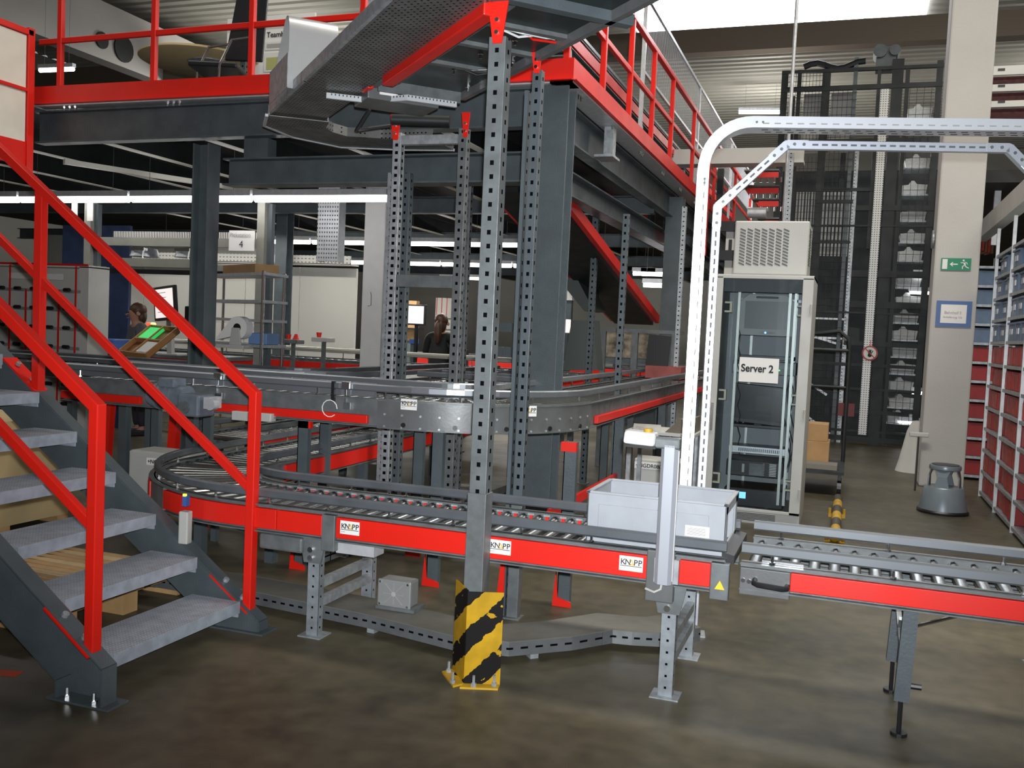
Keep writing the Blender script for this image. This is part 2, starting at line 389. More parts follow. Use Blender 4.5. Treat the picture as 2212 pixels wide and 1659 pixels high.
# joists under the deck; reflected tube light is put into the pale flange colour
JO = mat('tube_lit_pale', (.85, .83, .72), .5)
for i, x in enumerate((-10.0, -8.9, -7.75, -6.6, -5.45, -4.3, -3.15)):
    t = thing('floor_joist', ['pale edged joist under the deck, leftmost of the row', 'pale edged joist under the deck, second from the left', 'pale edged joist under the deck, third from the left', 'pale edged joist under the deck, fourth from the left', 'pale edged joist under the deck, fifth from the left', 'pale edged joist under the deck beside the left column', 'pale edged joist under the deck nearest the tall uprights'][i], 'joist', (x, 17, 3.05), 'joists under the deck')
    put('web', MB().bar((x, 6.8, 3.18), (x, 28.5, 3.18), .012, .23), SOOT, t)
    put('bottom_flange', MB().bar((x, 6.8, 3.06), (x, 28.5, 3.06), .075, .012), JO, t)
one('diagonal_brace', MB().bar((-7.6, 7.6, 3.0), (-6.2, 10.4, 2.98), .06, .05), JO, 'pale diagonal brace under the left end of the deck', 'brace')
for i, y in enumerate((10.8, 14.8, 18.8, 22.8)):
    beam(['slate cross beam under the deck, nearest one', 'slate cross beam under the deck, second one back', 'slate cross beam under the deck, third one back', 'slate cross beam under the deck, farthest one back'][i], (-15.9, y, 3.0), (-2.2, y, 3.0), .2, .14)

# rows of fluorescent battens under the deck: every batten is a lamp of its own
def batten(p, q, label, group, hw=.05, r=.04, mt=TUBE, top=3.30):
    t = thing('fluorescent_lamp', label, 'lamp', tuple(V(p)), group)
    put('housing', MB().bar(V(p)+V((0, 0, .055)), V(q)+V((0, 0, .055)), hw*1.5, .06), GALVP, t)
    d = (V(q)-V(p)).normalized()*.015
    put('tube', MB().cyl(V(p)+d, V(q)-d, r, 10), mt, t)
    if top:
        for f in (.15, .85):
            c = V(p).lerp(V(q), f); put('suspension_rod', MB().cyl(c+V((0, 0, .08)), V((c.x, c.y, top)), .0025, 5), STEEL, t)
x = -10.33; k = 0
nm = ['first', 'second', 'third', 'fourth', 'fifth', 'sixth', 'seventh']
for k in range(4):
    batten((x, 8.2, 2.71), (x+1.5, 8.2, 2.71), 'lit tube lamp in the nearest row, %s from the left' % nm[k], 'nearest row of tube lamps'); x += 1.53
x = -11.2
for k in range(5):
    batten((x, 13.2, 2.76), (x+1.5, 13.2, 2.76), 'lit tube lamp in the second row back, %s from the left' % nm[k], 'second row of tube lamps', .06, .038); x += 1.53
x = -10.9
for k in range(4):
    batten((x, 17.6, 2.78), (x+1.5, 17.6, 2.78), 'lit tube lamp in the third row back, %s from the left' % nm[k], 'third row of tube lamps', .07, .05); x += 1.53
for k, (px, py, Y) in enumerate(((1008, 601, 20), (950, 601, 20), (1255, 584, 12), (1366, 590, 14), (1385, 591, 14), (1388, 615, 13))):
    p = at(px, py, Y=Y)
    batten(p, p+V((.35 if k > 1 else .6, 0, 0)), ['short lit tube behind the tall uprights, right one', 'short lit tube behind the tall uprights, left one', 'lit tube right of the big column, high up',
            'lit tube beyond the red incline, left of a pair', 'lit tube beyond the red incline, right of a pair', 'lit tube beyond the red incline, lower one'][k], 'scattered tube lamps', .05, .035)

# ================================================================= STAIRS
TREADM = None
def tread_mat():
    m = mat('galvanised_tread', (.42, .47, .54), .42, .25, var=.25, vscale=18)
    nt = m.node_tree; b = nt.nodes['Principled BSDF']
    tc = nt.nodes.new('ShaderNodeTexCoord'); sx = nt.nodes.new('ShaderNodeSeparateXYZ'); nt.links.new(tc.outputs['Object'], sx.inputs[0])
    a = nmath(nt, 'SINE', nmath(nt, 'MULTIPLY', nmath(nt, 'ADD', sx.outputs[0], sx.outputs[1]), 190)); c = nmath(nt, 'SINE', nmath(nt, 'MULTIPLY', nmath(nt, 'SUBTRACT', sx.outputs[0], sx.outputs[1]), 190))
    ge = nt.nodes.new('ShaderNodeNewGeometry'); sn = nt.nodes.new('ShaderNodeSeparateXYZ'); nt.links.new(ge.outputs['True Normal'], sn.inputs[0])
    h = nmath(nt, 'MULTIPLY', nmath(nt, 'GREATER_THAN', nmath(nt, 'MULTIPLY', a, c), .35), nmath(nt, 'GREATER_THAN', sn.outputs[2], .5))
    bp = nt.nodes.new('ShaderNodeBump'); bp.inputs['Strength'].default_value = .9; bp.inputs['Distance'].default_value = .006
    nt.links.new(h, bp.inputs['Height']); nt.links.new(bp.outputs[0], b.inputs['Normal'])
    bc = b.inputs['Base Color'].links[0].from_socket; mx = nt.nodes.new('ShaderNodeMix'); mx.data_type = 'RGBA'; mx.inputs[7].default_value = (.70, .75, .82, 1)
    nt.links.new(nmath(nt, 'MULTIPLY', h, .6), mx.inputs[0]); nt.links.new(bc, mx.inputs[6]); nt.links.new(mx.outputs[2], b.inputs['Base Color'])
    return m
TREADM = tread_mat()
SL = .732                                              # rise per run
t = thing('steel_staircase', 'open steel staircase with red handrails at the left', 'staircase', (-2.7, 3.36, 0))
NT = 17
for i in range(NT):
    x = -2.655-.2505*i; z = .155+.1835*i
    m = MB().bx(x-.275, x, 2.955, 3.775, z-.004, z); m.bx(x-.004, x, 2.955, 3.775, z-.055, z-.004); m.bx(x-.275, x-.271, 2.955, 3.775, z-.04, z-.004)
    m.bx(x-.262, x-.006, 3.768, 3.775, z-.075, z-.004); m.bx(x-.262, x-.006, 2.955, 2.962, z-.075, z-.004)
    tr = put('tread', m, TREADM, t)
    if i < 8: put('bolt', MB().cyl((x-.06, 3.777, z-.045), (x-.06, 3.755, z-.045), .012, 8).cyl((x-.2, 3.777, z-.045), (x-.2, 3.755, z-.045), .012, 8), GALV, tr)
for (y, sgn) in ((2.88, -1), (3.82, 1)):
    xt = -7.1
    zb0 = .235 if sgn < 0 else .135
    def zt(x): return zb0+SL*(-2.73-x)               # top edge of the stringer
    pl = [(-2.58, zt(-2.62)), (xt, zt(xt)), (xt, zt(xt)-.33), (-2.80, zt(-2.80)-.33+.12), (-2.80, .0), (-2.58, 0)]
    m = MB().prism([(a, y+.0*sgn, b) for a, b in pl], (0, -.008*sgn, 0))
    # flanges folded outward
    path = [(-2.58, 0), (-2.58, zt(-2.62)), (xt, zt(xt))]
    for (a, b) in zip(path, path[1:]):
        m.bar((a[0], y+sgn*.035, a[1]), (b[0], y+sgn*.035, b[1]), .075, .008, up=(1, 0, 1))
    path = [(-2.80, 0), (-2.80, zt(-2.80)-.21), (xt, zt(xt)-.33)]
    for (a, b) in zip(path, path[1:]):
        m.bar((a[0], y+sgn*.035, a[1]), (b[0], y+sgn*.035, b[1]), .075, .008, up=(1, 0, 1))
    put('stringer', m, DARK, t)
    f = MB().bx(-2.84, -2.54, y-.08 if sgn < 0 else y-.03, y+.03 if sgn < 0 else y+.1, 0, .008)
    fp = put('foot_plate', f, DARK, t)
    a = MB()
    for xx in (-2.76, -2.63): a.cyl((xx, y+sgn*.055, .008), (xx, y+sgn*.055, .05), .007, 6).cyl((xx, y+sgn*.055, .008), (xx, y+sgn*.055, .022), .014, 6)
    put('anchor_bolt', a, CHROME, fp)
    # handrail
    yr = y+sgn*.035
    hr = MB()
    top = [(-2.66, .2 if sgn < 0 else .09), (-2.66, 1.14), (-7.0, 1.14+SL*4.34)]
    hr.sweep([(a, yr, b) for a, b in top], rect(-.022, .022, -.024, .024), up=(0, 1, 0))
    h_ = put('handrail', hr, RED, t, bevel=.004)
    put('mid_rail', MB().bar((-2.67, yr, .685), (-7.0, yr, .685+SL*4.33), .032, .04, up=(1, 0, 1)), RED, t, bevel=.004)
    for px_ in (-4.0, -5.4, -6.8):
        zb = zt(px_)-.12
        put('post', MB().bar((px_, yr, zb), (px_, yr, 1.13+SL*(-2.66-px_)), .05, .045, up=(0, 1, 0)), RED, t, bevel=.004)
    for px_ in (-2.66, -4.0, -5.4):
        zz = zt(px_-.09)+.0
        p = V((px_+.02, y+sgn*.035, zt(px_+.02)+.016)); q = V((px_-.2, y+sgn*.035, zt(px_-.2)+.016))
        pl_ = put('fixing_plate', MB().bar(p+V((0, 0, .005)), q+V((0, 0, .005)), .09, .009, up=(1, 0, 1), ofs=(0 if sgn > 0 else 0, 0)), RED, t)
        b = MB()
        for u in (.3, .75): c = p.lerp(q, u)+V((.006, 0, .012)); b.cyl(c, c+V((.009, 0, .013)), .014, 8)
        put('bolt', b, GALV, pl_)

# pallet and boards behind the stairs
t = thing('wooden_pallet', 'pale wooden pallet lying on the floor under the stairs', 'pallet', (-4.1, 3.9, 0))
rp = Matrix.Rotation(0, 3, 'Z')
for j, yy in enumerate((3.4, 3.8, 4.2)):
    put('runner', MB().bx(-4.45, -3.32, yy-.05, yy+.05, 0, .022), WOOD, t)
    for xx in (-4.38, -3.9, -3.39):
        put('block', MB().bx(xx-.07, xx+.07, yy-.05, yy+.05, .022, .10), WOOD, t)
for k in range(5): put('deck_board', MB().bx(-4.45, -3.32, 3.35+k*.2, 3.35+k*.2+.145, .10, .122), WOOD, t)
bl = [o for o in t.children if o.name.startswith('block')][-1]
text('stamp', 'EUR', .05, (-3.3185, 4.16, .045), (0, 1, 0), (0, 0, 1), INK, t)
for k in range(14):
    a = rnd.uniform(-.03, .03); L = rnd.uniform(.75, .95)
    y0 = 3.36+.062*k
    one('loose_board', MB().box((-3.95+rnd.uniform(-.02, .03), y0+.03, .138), (L, .052, .03), a*.3), WOOD if k % 3 else mat('pale_pine', (.66, .47, .25), .65, var=.25, vscale=6),
        'bare pine batten laid in the row on the pallet', 'board', 'loose boards on the pallet')
t = thing('wooden_crate', 'pale plywood crate standing behind the upper treads', 'crate', (-5.7, 5.0, 0))
put('box', MB().bx(-6.2, -5.2, 4.7, 5.3, .05, .75), mat('pale_plywood', (.55, .42, .22), .7, var=.15, vscale=4), t); put('runner', MB().bx(-6.2, -5.2, 4.7, 4.8, 0, .05).bx(-6.2, -5.2, 5.2, 5.3, 0, .05), WOOD, t)
one('floor_marking', MB().box((-3.3, 2.9, .0015), (.36, .06, .002), .25), mat('orange_marking', (.6, .06, .01), .6), 'short orange floor stripe beside the stair foot', 'floor marking')

# ================================================================= ROLLER CONVEYORS
def labelplate(parent, O, R_, U, name='brand_label', w_=.1, h=.062, lettered=True):
    R_ = V(R_).normalized(); U = V(U).normalized(); N = R_.cross(U); O = V(O)
    pl = put(name, MB().add([O+R_*a+U*b+N*c for c in (.0, .0015) for a, b in ((0, 0), (w_, 0), (w_, h), (0, h))], [(0, 1, 2, 3), (4, 5, 6, 7), (0, 1, 5, 4), (1, 2, 6, 5), (2, 3, 7, 6), (3, 0, 4, 7)]), PAPER, parent, label='white sticker with black letters')
    if lettered:
        s = h*.55
        for i, ch in enumerate('KNAPP'):
            if ch == 'A':
                c = O+R_*(w_*.05+w_*.186*i+s*.28)+U*(h*.42+s*.33)+N*.002
                put('logo_triangle', MB().add([c+R_*(-s*.42)+U*(-s*.36), c+R_*(s*.42)+U*(-s*.36), c+U*(s*.42), c+N*.001], [(0, 1, 3), (1, 2, 3), (2, 0, 3)]), mat('amber_ink', (.65, .38, .03), .6), pl)
                c2 = c+N*.0012
                put('logo_triangle_inner', MB().add([c2+R_*(-s*.2)+U*(-s*.22), c2+R_*(s*.2)+U*(-s*.22), c2+U*(s*.2), c2+N*.0004], [(0, 1, 3), (1, 2, 3), (2, 0, 3)]), PAPER, pl)
            else: text('lettering', ch, s, O+R_*(w_*.05+w_*.186*i)+U*(h*.42)+N*.002, R_, U, INK, pl, bold=.0003)
        put('underline', MB().bar(O+R_*w_*.04+U*h*.34+N*.002, O+R_*w_*.96+U*h*.34+N*.002, .001, .0025), INK, pl)
        text('small_print', 'www', s*.3, O+R_*(w_*.05)+U*(h*.14)+N*.002, R_, U, GREYINK, pl)
    return pl
def offs(path, d):
    path = [V(p) for p in path]; out = []
    for i, p in enumerate(path):
        t0 = (path[i]-path[i-1]).normalized() if i else None; t1 = (path[i+1]-path[i]).normalized() if i < len(path)-1 else None
        t = ((t0 or t1)+(t1 or t0)).normalized(); sd = t.cross(V((0, 0, 1))).normalized(); k = 1/max(.35, t.dot(t0 or t1))
        out.append(p+sd*d*k)
    return out
def walk(path, step, start=0.0):
    """points and directions every step along a path"""
    path = [V(p) for p in path]; out = []; d = start; acc = 0
    for a, b in zip(path, path[1:]):
        L = (b-a).length
        while d <= acc+L:
            out.append((a.lerp(b, (d-acc)/L), (b-a).normalized())); d += step
        acc += L
    return out
def conveyor(name, label, path, w_, zt, pitch, red=(1, 1), redz=(-.11, -.015), rail_h=.145, guide=(1, 1), guide_z=.075, rr=.024, redmat=None, railmat=None, gm=None, reds=None, inserts=False, maxr=99, guide_d=.0, posts=.35, group=None, fullplate=False, hoff=0):
    """path: centre line in plan; zt: top of the rollers"""
    t = thing(name, label, 'roller conveyor', (path[0][0], path[0][1], 0), group)
    P = [V((p[0], p[1], zt)) for p in path]; h = w_/2; rm = railmat or STEEL
    for sgn in (1, -1):
        pr = offs(P, sgn*(h))
        prof = [(-.004, -rail_h), (.03, -rail_h), (.03, -rail_h+.006), (.004, -rail_h+.006), (.004, .006), (.03, .006), (.03, .012), (-.004, .012)]
        if sgn > 0: prof = [(-a, b) for a, b in prof]
        prof = [(-a if sgn > 0 else a, b) for a, b in prof]
        m = MB().sweep(pr, [(a*1.0, b) for a, b in (rect(-.004, .004, -rail_h, .012))])
        m.sweep(pr, rect(-.03, .03, .006, .012)); m.sweep(pr, rect(-.03, .03, -rail_h, -rail_h+.006))
        put('side_frame', m, rm, t)
        if red[0 if sgn > 0 else 1]:
            segs = reds if (reds and sgn > 0) else [None]
            for sg in segs:
                pp = pr if sg is None else sg
                q = pp if sg is not None else pp
                put('red_strip', MB().sweep(q, rect(.006*sgn, .033*sgn, redz[0], redz[1]) if sg is None else rect(.006, .033, redz[0], redz[1])), redmat or RED, t, bevel=.003)
        if guide[0 if sgn > 0 else 1]:
            gp = offs(P, sgn*(h-.012-guide_d))
            for p in gp: p.z = zt+guide_z
            gr = put('guide_rail', MB().sweep(gp, octo(0, 0, .03, .044)), gm or GRAIL, t, smooth=False)
            for p, d in walk(gp, posts, .12): put('guide_bracket', MB().cyl((p.x, p.y, zt+.008), (p.x, p.y, zt+guide_z-.015), .006, 6).cyl((p.x, p.y, zt+.008), (p.x, p.y, zt+.02), .012, 6), CHROME, t)
    n = 0
    for p, d in walk(P, pitch, pitch/2):
        s = d.cross(V((0, 0, 1))).normalized(); c = p-V((0, 0, rr))
        if n < maxr: put('roller', MB().cyl(c-s*(h-.012), c+s*(h-.012), rr, 10), ROLL_M, t, smooth=True)
        n += 1
    if inserts:
        for p, d in walk(P, pitch, pitch)[-44:]:
            s = d.cross(V((0, 0, 1))).normalized(); q = p-s*(h-.012); az = math.atan2(d.y, d.x)
            i_ = put('red_insert', MB().box(q+V((0, 0, -.016)), (.016, .010, .020), az), RED, t); put('bearing_cap', MB().box(q+V((0, 0, .0)), (.034, .016, .010), az), GALV, i_)
    return t
def leg_pair(t, x, y0, y1, zt, w_=.06, cross=True, mt=None, z0=0):
    """H-shaped punched legs"""
    for y in (y0, y1):
        l = put('leg', MB().bx(x-w_/2, x+w_/2, y-.003, y+.003, z0, zt).bx(x-w_/2, x-w_/2+.004, y, y+.045, z0, zt).bx(x+w_/2-.004, x+w_/2, y, y+.045, z0, zt), mt or LEGPERF, t, own=True)
        put('foot_plate', MB().bx(x-.06, x+.06, y-.03, y+.08, z0, z0+.006), GALV, l)
    if cross:
        for z in (zt*.35, zt*.55): put('cross_bar', MB().bar((x+.01, y0+.02, z), (x+.01, y1+.02, z), .035, .04), GALV, t)
# --- nearest conveyor: straight along the aisle, then a bend away from the camera
Zt = .605
cpath = [(-.42, 4.18)]+[(-2.87, 4.18)]
bend = [(v.x, v.y) for v in arc(-2.76, 4.95, .80, -PI/2, -PI, 16, 0)]
main = [(-.42, 4.15)]+bend+[(-3.68, 9.0)]
# travelled towards -X, so the camera side is the left side (sgn -1); reversed here so that it is the right-hand side
main_r = main[::-1]
S = offs([V((p[0], p[1], Zt)) for p in main_r], .30)
def on(ptsx): return [V((x, 3.88, Zt)) for x in ptsx]
outer = [V((v.x, v.y, Zt)) for v in arc(-2.76, 4.95, 1.07, -PI*.93, -PI*.74, 6, 0)]
outer2 = [V((v.x, v.y, Zt)) for v in arc(-2.76, 4.95, 1.07, -PI*.66, -PI/2, 6, 0)]
t = conveyor('roller_conveyor', 'red sided roller conveyor across the foreground, bending away at its left end', main_r, .54, Zt, .082, red=(1, 0), redz=(-.103, -.006), guide_z=.06, rail_h=.122, reds=[outer, outer2+on([-2.52]), on([-2.515, -2.27]), on([-2.195, -.735]), on([-.60, -.475])], inserts=True, maxr=99, posts=.32)
near_conv = t
put('joint_cover', MB().bx(-2.27, -2.20, 3.845, 3.885, Zt-.17, Zt+.0), STEEL, t, bevel=.004)
put('joint_cover', MB().bx(-.735, -.62, 3.84, 3.885, Zt-.19, Zt+.02), PLATE, t, bevel=.004)
put('joint_cover', MB().sweep([V((v.x, v.y, Zt)) for v in arc(-2.76, 4.95, 1.085, -PI*.74, -PI*.665, 3, 0)], rect(-.01, .01, -.12, .0)), STEEL, t)
put('inner_red_strip', MB().sweep([V((-3.40, 8.95, Zt)), V((-3.285, 5.1, Zt))], rect(-.012, .012, -.11, -.01)), RED, t)
put('motor_housing', MB().bx(-2.62, -2.38, 3.86, 4.0, .40, .475), STEEL, t, bevel=.012)
put('heat_sink', MB().bx(-2.22, -2.02, 3.9, 4.0, .42, .475), GALVP, t)
e = put('end_plate', MB().bx(-.475, -.40, 3.845, 3.88, Zt-.15, Zt-.0), STEEL, t, bevel=.004)
tr = V((-.455, 3.843, Zt-.105))
ws = put('warning_sticker', MB().prism([tr, tr+V((.04, 0, 0)), tr+V((.02, 0, .036))], (0, -.0015, 0)), mat('warning_yellow', (.85, .55, .02), .5), e, label='yellow triangle warning sticker')
put('end_wedge', MB().prism([(-.44, 3.9, .605), (-.44, 4.40, .605), (-.44, 4.40, .64), (-.44, 3.9, .64)], (.05, 0, -.01)), BLACK, t)
for (x, w2) in ((-2.335, 0), (-.64, 0)):
    leg_pair(t, x, 3.90, 4.44, .455)
    b = put('leg_bracket', MB().prism([(x-.07, 3.88, .48), (x+.07, 3.88, .48), (x+.045, 3.88, .36), (x-.045, 3.88, .36)], (0, .012, 0)), STEEL, t)
    put('bolt', MB().cyl((x-.005, 3.882, .425), (x-.005, 3.865, .425), .014, 8).cyl((x-.005, 3.882, .385), (x-.005, 3.865, .385), .014, 8), CHROME, b)
for (x, y) in ((-3.79, 4.95), (-3.30, 5.0), (-3.33, 6.2), (-3.86, 6.2), (-3.38, 7.8), (-3.90, 7.8), (-3.41, 8.8), (-3.93, 8.8)):
    put('leg', MB().bx(x-.03, x+.03, y-.03, y+.03, 0, .48), DARKPERF, t)
put('support_beam', MB().bar((-3.75, 4.8, .40), (-2.9, 4.2, .40), .05, .06), DARK, t)
for x in (-2.17, -1.46+.03, -.72): labelplate(t, (x if x != -.72 else -.85, 3.845, Zt-.078), (1, 0, 0), (0, 0, 1))
# photo eye on the bend
s_ = thing('photo_sensor', 'grey light sensor box with blue head on the conveyor bend', 'sensor', (-3.0, 3.8, .36))
put('sensor_box', MB().box((-3.0, 3.80, .47), (.05, .045, .16), .1), LGREY, s_, bevel=.006); put('sensor_head', MB().box((-3.0, 3.80, .60), (.022, .03, .05), .1), BLUEP, s_); put('status_led', MB().box((-3.0, 3.79, .63), (.016, .012, .012), .1), mat('yellow_led', (.8, .7, .05), .4, emit=(.9, .8, .1), es=1), s_)
# --- extension conveyor at the right with handle and telescopic legs
t = conveyor('roller_conveyor', 'hinged roller conveyor section with black handle at the right', [(2.2, 4.15), (-.36, 4.15)][::-1], .54, Zt, .079, red=(1, 0), reds=[[V((-.165, 3.88, Zt)), V((2.2, 3.88, Zt))]], rail_h=.095, redz=(-.078, -.004), guide_z=.066, posts=.45, maxr=40, gm=ALU)
hp = put('hinge_plate', MB().bx(-.36, -.165, 3.852, 3.882, Zt-.115, Zt-.005), PLATE, t, bevel=.004)
hd = MB().tube([(-.30, 3.85, Zt-.05), (-.30, 3.81, Zt-.052), (-.285, 3.80, Zt-.055), (-.19, 3.80, Zt-.06), (-.175, 3.81, Zt-.06), (-.175, 3.85, Zt-.06)], .011, 8)
put('handle', hd, BLACK, hp, smooth=True, label='black grab handle')
put('bolt', MB().cyl((-.345, 3.85, Zt-.055), (-.345, 3.84, Zt-.055), .009, 8).cyl((-.322, 3.85, Zt-.057), (-.322, 3.84, Zt-.057), .009, 8), CHROME, hp)
put('side_flap', MB().bx(-.28, -.12, 3.895, 3.90, Zt+.0, Zt+.03), CHROME, t)
for (x, y) in ((.27, 3.93), (.26, 4.42)):
    l = put('leg', MB().bar((x+.015, y, .53), (x+.0, y, .14), .055, .05, up=(0, 1, 0)), DARK, t)
    put('foot', MB().cyl((x, y, .012), (x, y, .15), .009, 8).cyl((x, y, 0), (x, y, .014), .032, 12), BLACK, l)
    put('clamp_screw', MB().cyl((x+.03, y, .2), (x+.07, y, .2), .012, 8), BLACK, l)
put('leg_strut', MB().bar((.255, 3.96, .45), (.275, 4.4, .26), .02, .012).bar((.255, 4.38, .45), (.275, 3.96, .26), .02, .012), GALV, t)
put('brace_rod', MB().cyl((.30, 3.98, .42), (.62, 4.16, .50), .008, 8), CHROME, t)
for (x, y) in ((1.6, 3.93), (1.6, 4.42)):
    l = put('leg', MB().bar((x, y, .53), (x, y, .14), .055, .05, up=(0, 1, 0)), DARK, t); put('foot', MB().cyl((x, y, .012), (x, y, .15), .009, 8).cyl((x, y, 0), (x, y, .014), .032, 12), BLACK, l)

# --- upper conveyor: along the aisle at about one metre, bending away on the right
Zu = 1.055
ubend = [(v.x, v.y) for v in arc(-2.46, 5.85, .61, -PI/2, 0, 14, 0)]
up = [(-4.9, 5.24)]+ubend+[(-1.82+.0, 14.0)]
up[-1] = (-1.85, 11.7)
pF = [V((x, 4.94, Zu)) for x in (-3.78, -2.62)]
pL = [V((x, 4.94, Zu)) for x in (-4.9, -4.25)]
pR = [V((-1.55+.0, y, Zu)) for y in (6.0, 11.6)]
t = conveyor('roller_conveyor', 'upper roller conveyor at waist height behind the near one, bending away to the right', up, .60, Zu, .092, red=(1, 1), reds=[pF, pL, pR], redz=(-.135, -.085), rail_h=.15, posts=.45, maxr=99, gm=ALU, guide_z=.075)
cp = [V((x, 4.92, Zu)) for x in (-2.56, -2.46)]+[V((v.x, v.y, Zu)) for v in arc(-2.46, 5.85, .93, -PI/2, 0, 18, 0)][1:]
pl = put('curved_cover_plate', MB().sweep(cp, rect(-.004, .004, -.155, .015)).sweep(offs(cp, -.02), rect(-.02, .02, .012, .018)), PLATE, t, smooth=True)
b = MB()
for p, d in walk(cp, .11, .05):
    s2 = d.cross(V((0, 0, 1))).normalized(); q = p+s2*.004
    for dz in (-.07, -.14): put('rivet', MB().cyl(q+V((0, 0, dz)), q+s2*.006+V((0, 0, dz)), .007, 8), GALV, pl)
b = MB()
for p, d in walk(cp, .3, .17):
    s2 = d.cross(V((0, 0, 1))).normalized(); q = p+s2*.004+V((0, 0, -.125)); put('hole_plug', MB().cyl(q, q+s2*.008, .014, 10), BLACK, pl)
p0 = walk(cp, 9, .15)[0]; labelplate(pl, p0[0]+V((0, -.006, -.035)), p0[1], (0, 0, 1))
for s0 in (.86,):
    p0 = walk(cp, 9, s0)[0]; s2 = p0[1].cross(V((0, 0, 1))).normalized(); labelplate(pl, p0[0]+s2*.008+V((0, 0, -.05)), p0[1], (0, 0, 1))
put('side_guard', MB().bx(-4.9, -2.6, 4.955, 4.975, Zu+.02, Zu+.10), ALU, t)
for (x, y) in ((-3.06, 4.95), (-4.25, 5.60), (-4.7, 5.60), (-2.2, 5.0), (-1.40, 4.98), (-1.58, 6.9), (-1.58, 8.6), (-2.1, 8.6), (-1.58, 10.6), (-2.6, 5.6), (-3.3, 5.6)):
    l = put('leg', MB().bx(x-.035, x+.035, y-.02, y+.02, .0, .91).bx(x-.035, x-.03, y-.02, y+.05, 0, .91), DARK, t)
    if y < 5.7: put('red_foot', MB().prism([(x-.06, y-.028, 0), (x+.05, y-.028, 0), (x+.045, y-.028, .03), (x-.03, y-.028, .05), (x-.045, y-.028, .2)], (0, .006, 0)), RED, l)
put('cross_bar', MB().bar((-1.58, 6.9, .45), (-1.58, 5.2, .45), .02, .06), RED, t)
for k, x in enumerate((-3.05, -1.40)): put('red_clip', MB().bx(x-.045, x+.04, 4.93, 4.96, .86, .91), RED, t)
b = MB()
for x in (-3.68, -2.78):
    put('rail_clamp', MB().bar((x, 4.93, Zu-.04), (x, 4.93, Zu+.09), .012, .004, up=(0, 1, 0)).bx(x-.02, x+.03, 4.915, 4.93, Zu+.06, Zu+.1).bx(x-.005, x+.04, 4.915, 4.93, Zu-.06, Zu-.02), CHROME, t)
s_ = put('reflex_sensor', MB().bx(-2.86, -2.84, 4.90, 4.92, Zu-.02, Zu+.10), BLACK, t); put('cable_loop', MB().tube([V((-2.86+.05*math.cos(a*.5), 4.89, Zu-.06+.05*math.sin(a*.5))) for a in range(0, 12)], .003, 5), PAPER, s_)
# gear motor hanging on the upper conveyor
t = thing('gear_motor', 'blue grey gear motor bolted to the front of the upper conveyor', 'motor', (-3.8, 4.75, .84))
MOT = mat('blue_grey_cast_paint', (.17, .20, .24), .45, .2, var=.25, vscale=15, bump=.1)
put('motor_body', MB().cyl((-4.02, 4.78, 1.0), (-3.78, 4.78, 1.0), .075, 20).cyl((-4.05, 4.78, 1.0), (-4.02, 4.78, 1.0), .06, 20), MOT, t, smooth=True)
put('mount', MB().bx(-3.80, -3.66, 4.86, 4.935, .93, 1.0), DARK, t)
put('terminal_box', MB().bx(-3.96, -3.84, 4.72, 4.84, 1.06, 1.115), MOT, t, bevel=.008)
gb = put('gearbox', MB().bx(-3.80, -3.64, 4.70, 4.86, .895, 1.03), MOT, t, bevel=.015)
put('output_shaft', MB().cyl((-3.74, 4.705, .95), (-3.74, 4.685, .95), .038, 16).cyl((-3.74, 4.69, .95), (-3.74, 4.68, .95), .018, 12), STEEL, gb, smooth=True)
put('cooling_fins', MB().cyl((-3.99, 4.78, 1.0), (-3.985, 4.78, 1.0), .082, 20).cyl((-3.95, 4.78, 1.0), (-3.945, 4.78, 1.0), .082, 20).cyl((-3.91, 4.78, 1.0), (-3.905, 4.78, 1.0), .082, 20).cyl((-3.87, 4.78, 1.0), (-3.865, 4.78, 1.0), .082, 20), MOT, t)
put('bearing_block', MB().bx(-3.62, -3.58, 4.72, 4.84, .95, 1.02).cyl((-3.56, 4.75, .98), (-3.56, 4.70, .98), .035, 14), GALVP, t)
t = thing('terminal_box_unit', 'pair of small pale connection boxes under the upper conveyor rail', 'electrical box', (-3.4, 4.86, .88)); put('box', MB().bx(-3.52, -3.34, 4.86, 4.93, .88, .935), LGREY, t, bevel=.004); put('box', MB().bx(-3.33, -3.25, 4.87, 4.93, .885, .935), LGREY, t, bevel=.004)

# ================================================================= UPRIGHTS AND THE OVERHEAD CONVEYOR
def upright(label, x, y, z1, w_=.06, mt=None, sleeve=0, z0=0, group=None):
    t = thing('slotted_upright', label, 'post', (x, y, z0), group)
    put('post', MB().bx(x-w_/2, x+w_/2, y-w_/2, y+w_/2, z0+.008, z1), mt or STEELPERF, t, bevel=.002)
    if sleeve: put('sleeve', MB().bx(x-w_/2-.005, x+w_/2+.005, y-w_/2-.005, y+w_/2+.005, .008, sleeve), STEEL, t, bevel=.003)
    put('base_plate', MB().bx(x-w_*.9, x+w_*.9, y-w_*.9, y+w_*.9, z0, z0+.008), STEEL, t)
    return t
def gusset(t, x, y, z, w_=.05, h=.16):
    g = put('red_gusset', MB().prism([(x-w_, y, z), (x+w_, y, z), (x+w_*.5, y, z-h), (x-w_*.4, y, z-h)], (0, .006, 0)), RED, t)
    put('bolt', MB().cyl((x, y, z-h*.45), (x, y-.012, z-h*.45), .009, 8).cyl((x, y, z-h*.75), (x, y-.012, z-h*.75), .009, 8), CHROME, g)
u1 = upright('tall slotted upright in the foreground behind the yellow and black guard', -1.462, 3.79, 2.72, .075, sleeve=.80)
u2 = upright('tall slotted upright right behind the near conveyor, beside the big column', -1.575, 4.64, 2.82, .05, DARKPERF, sleeve=.62)
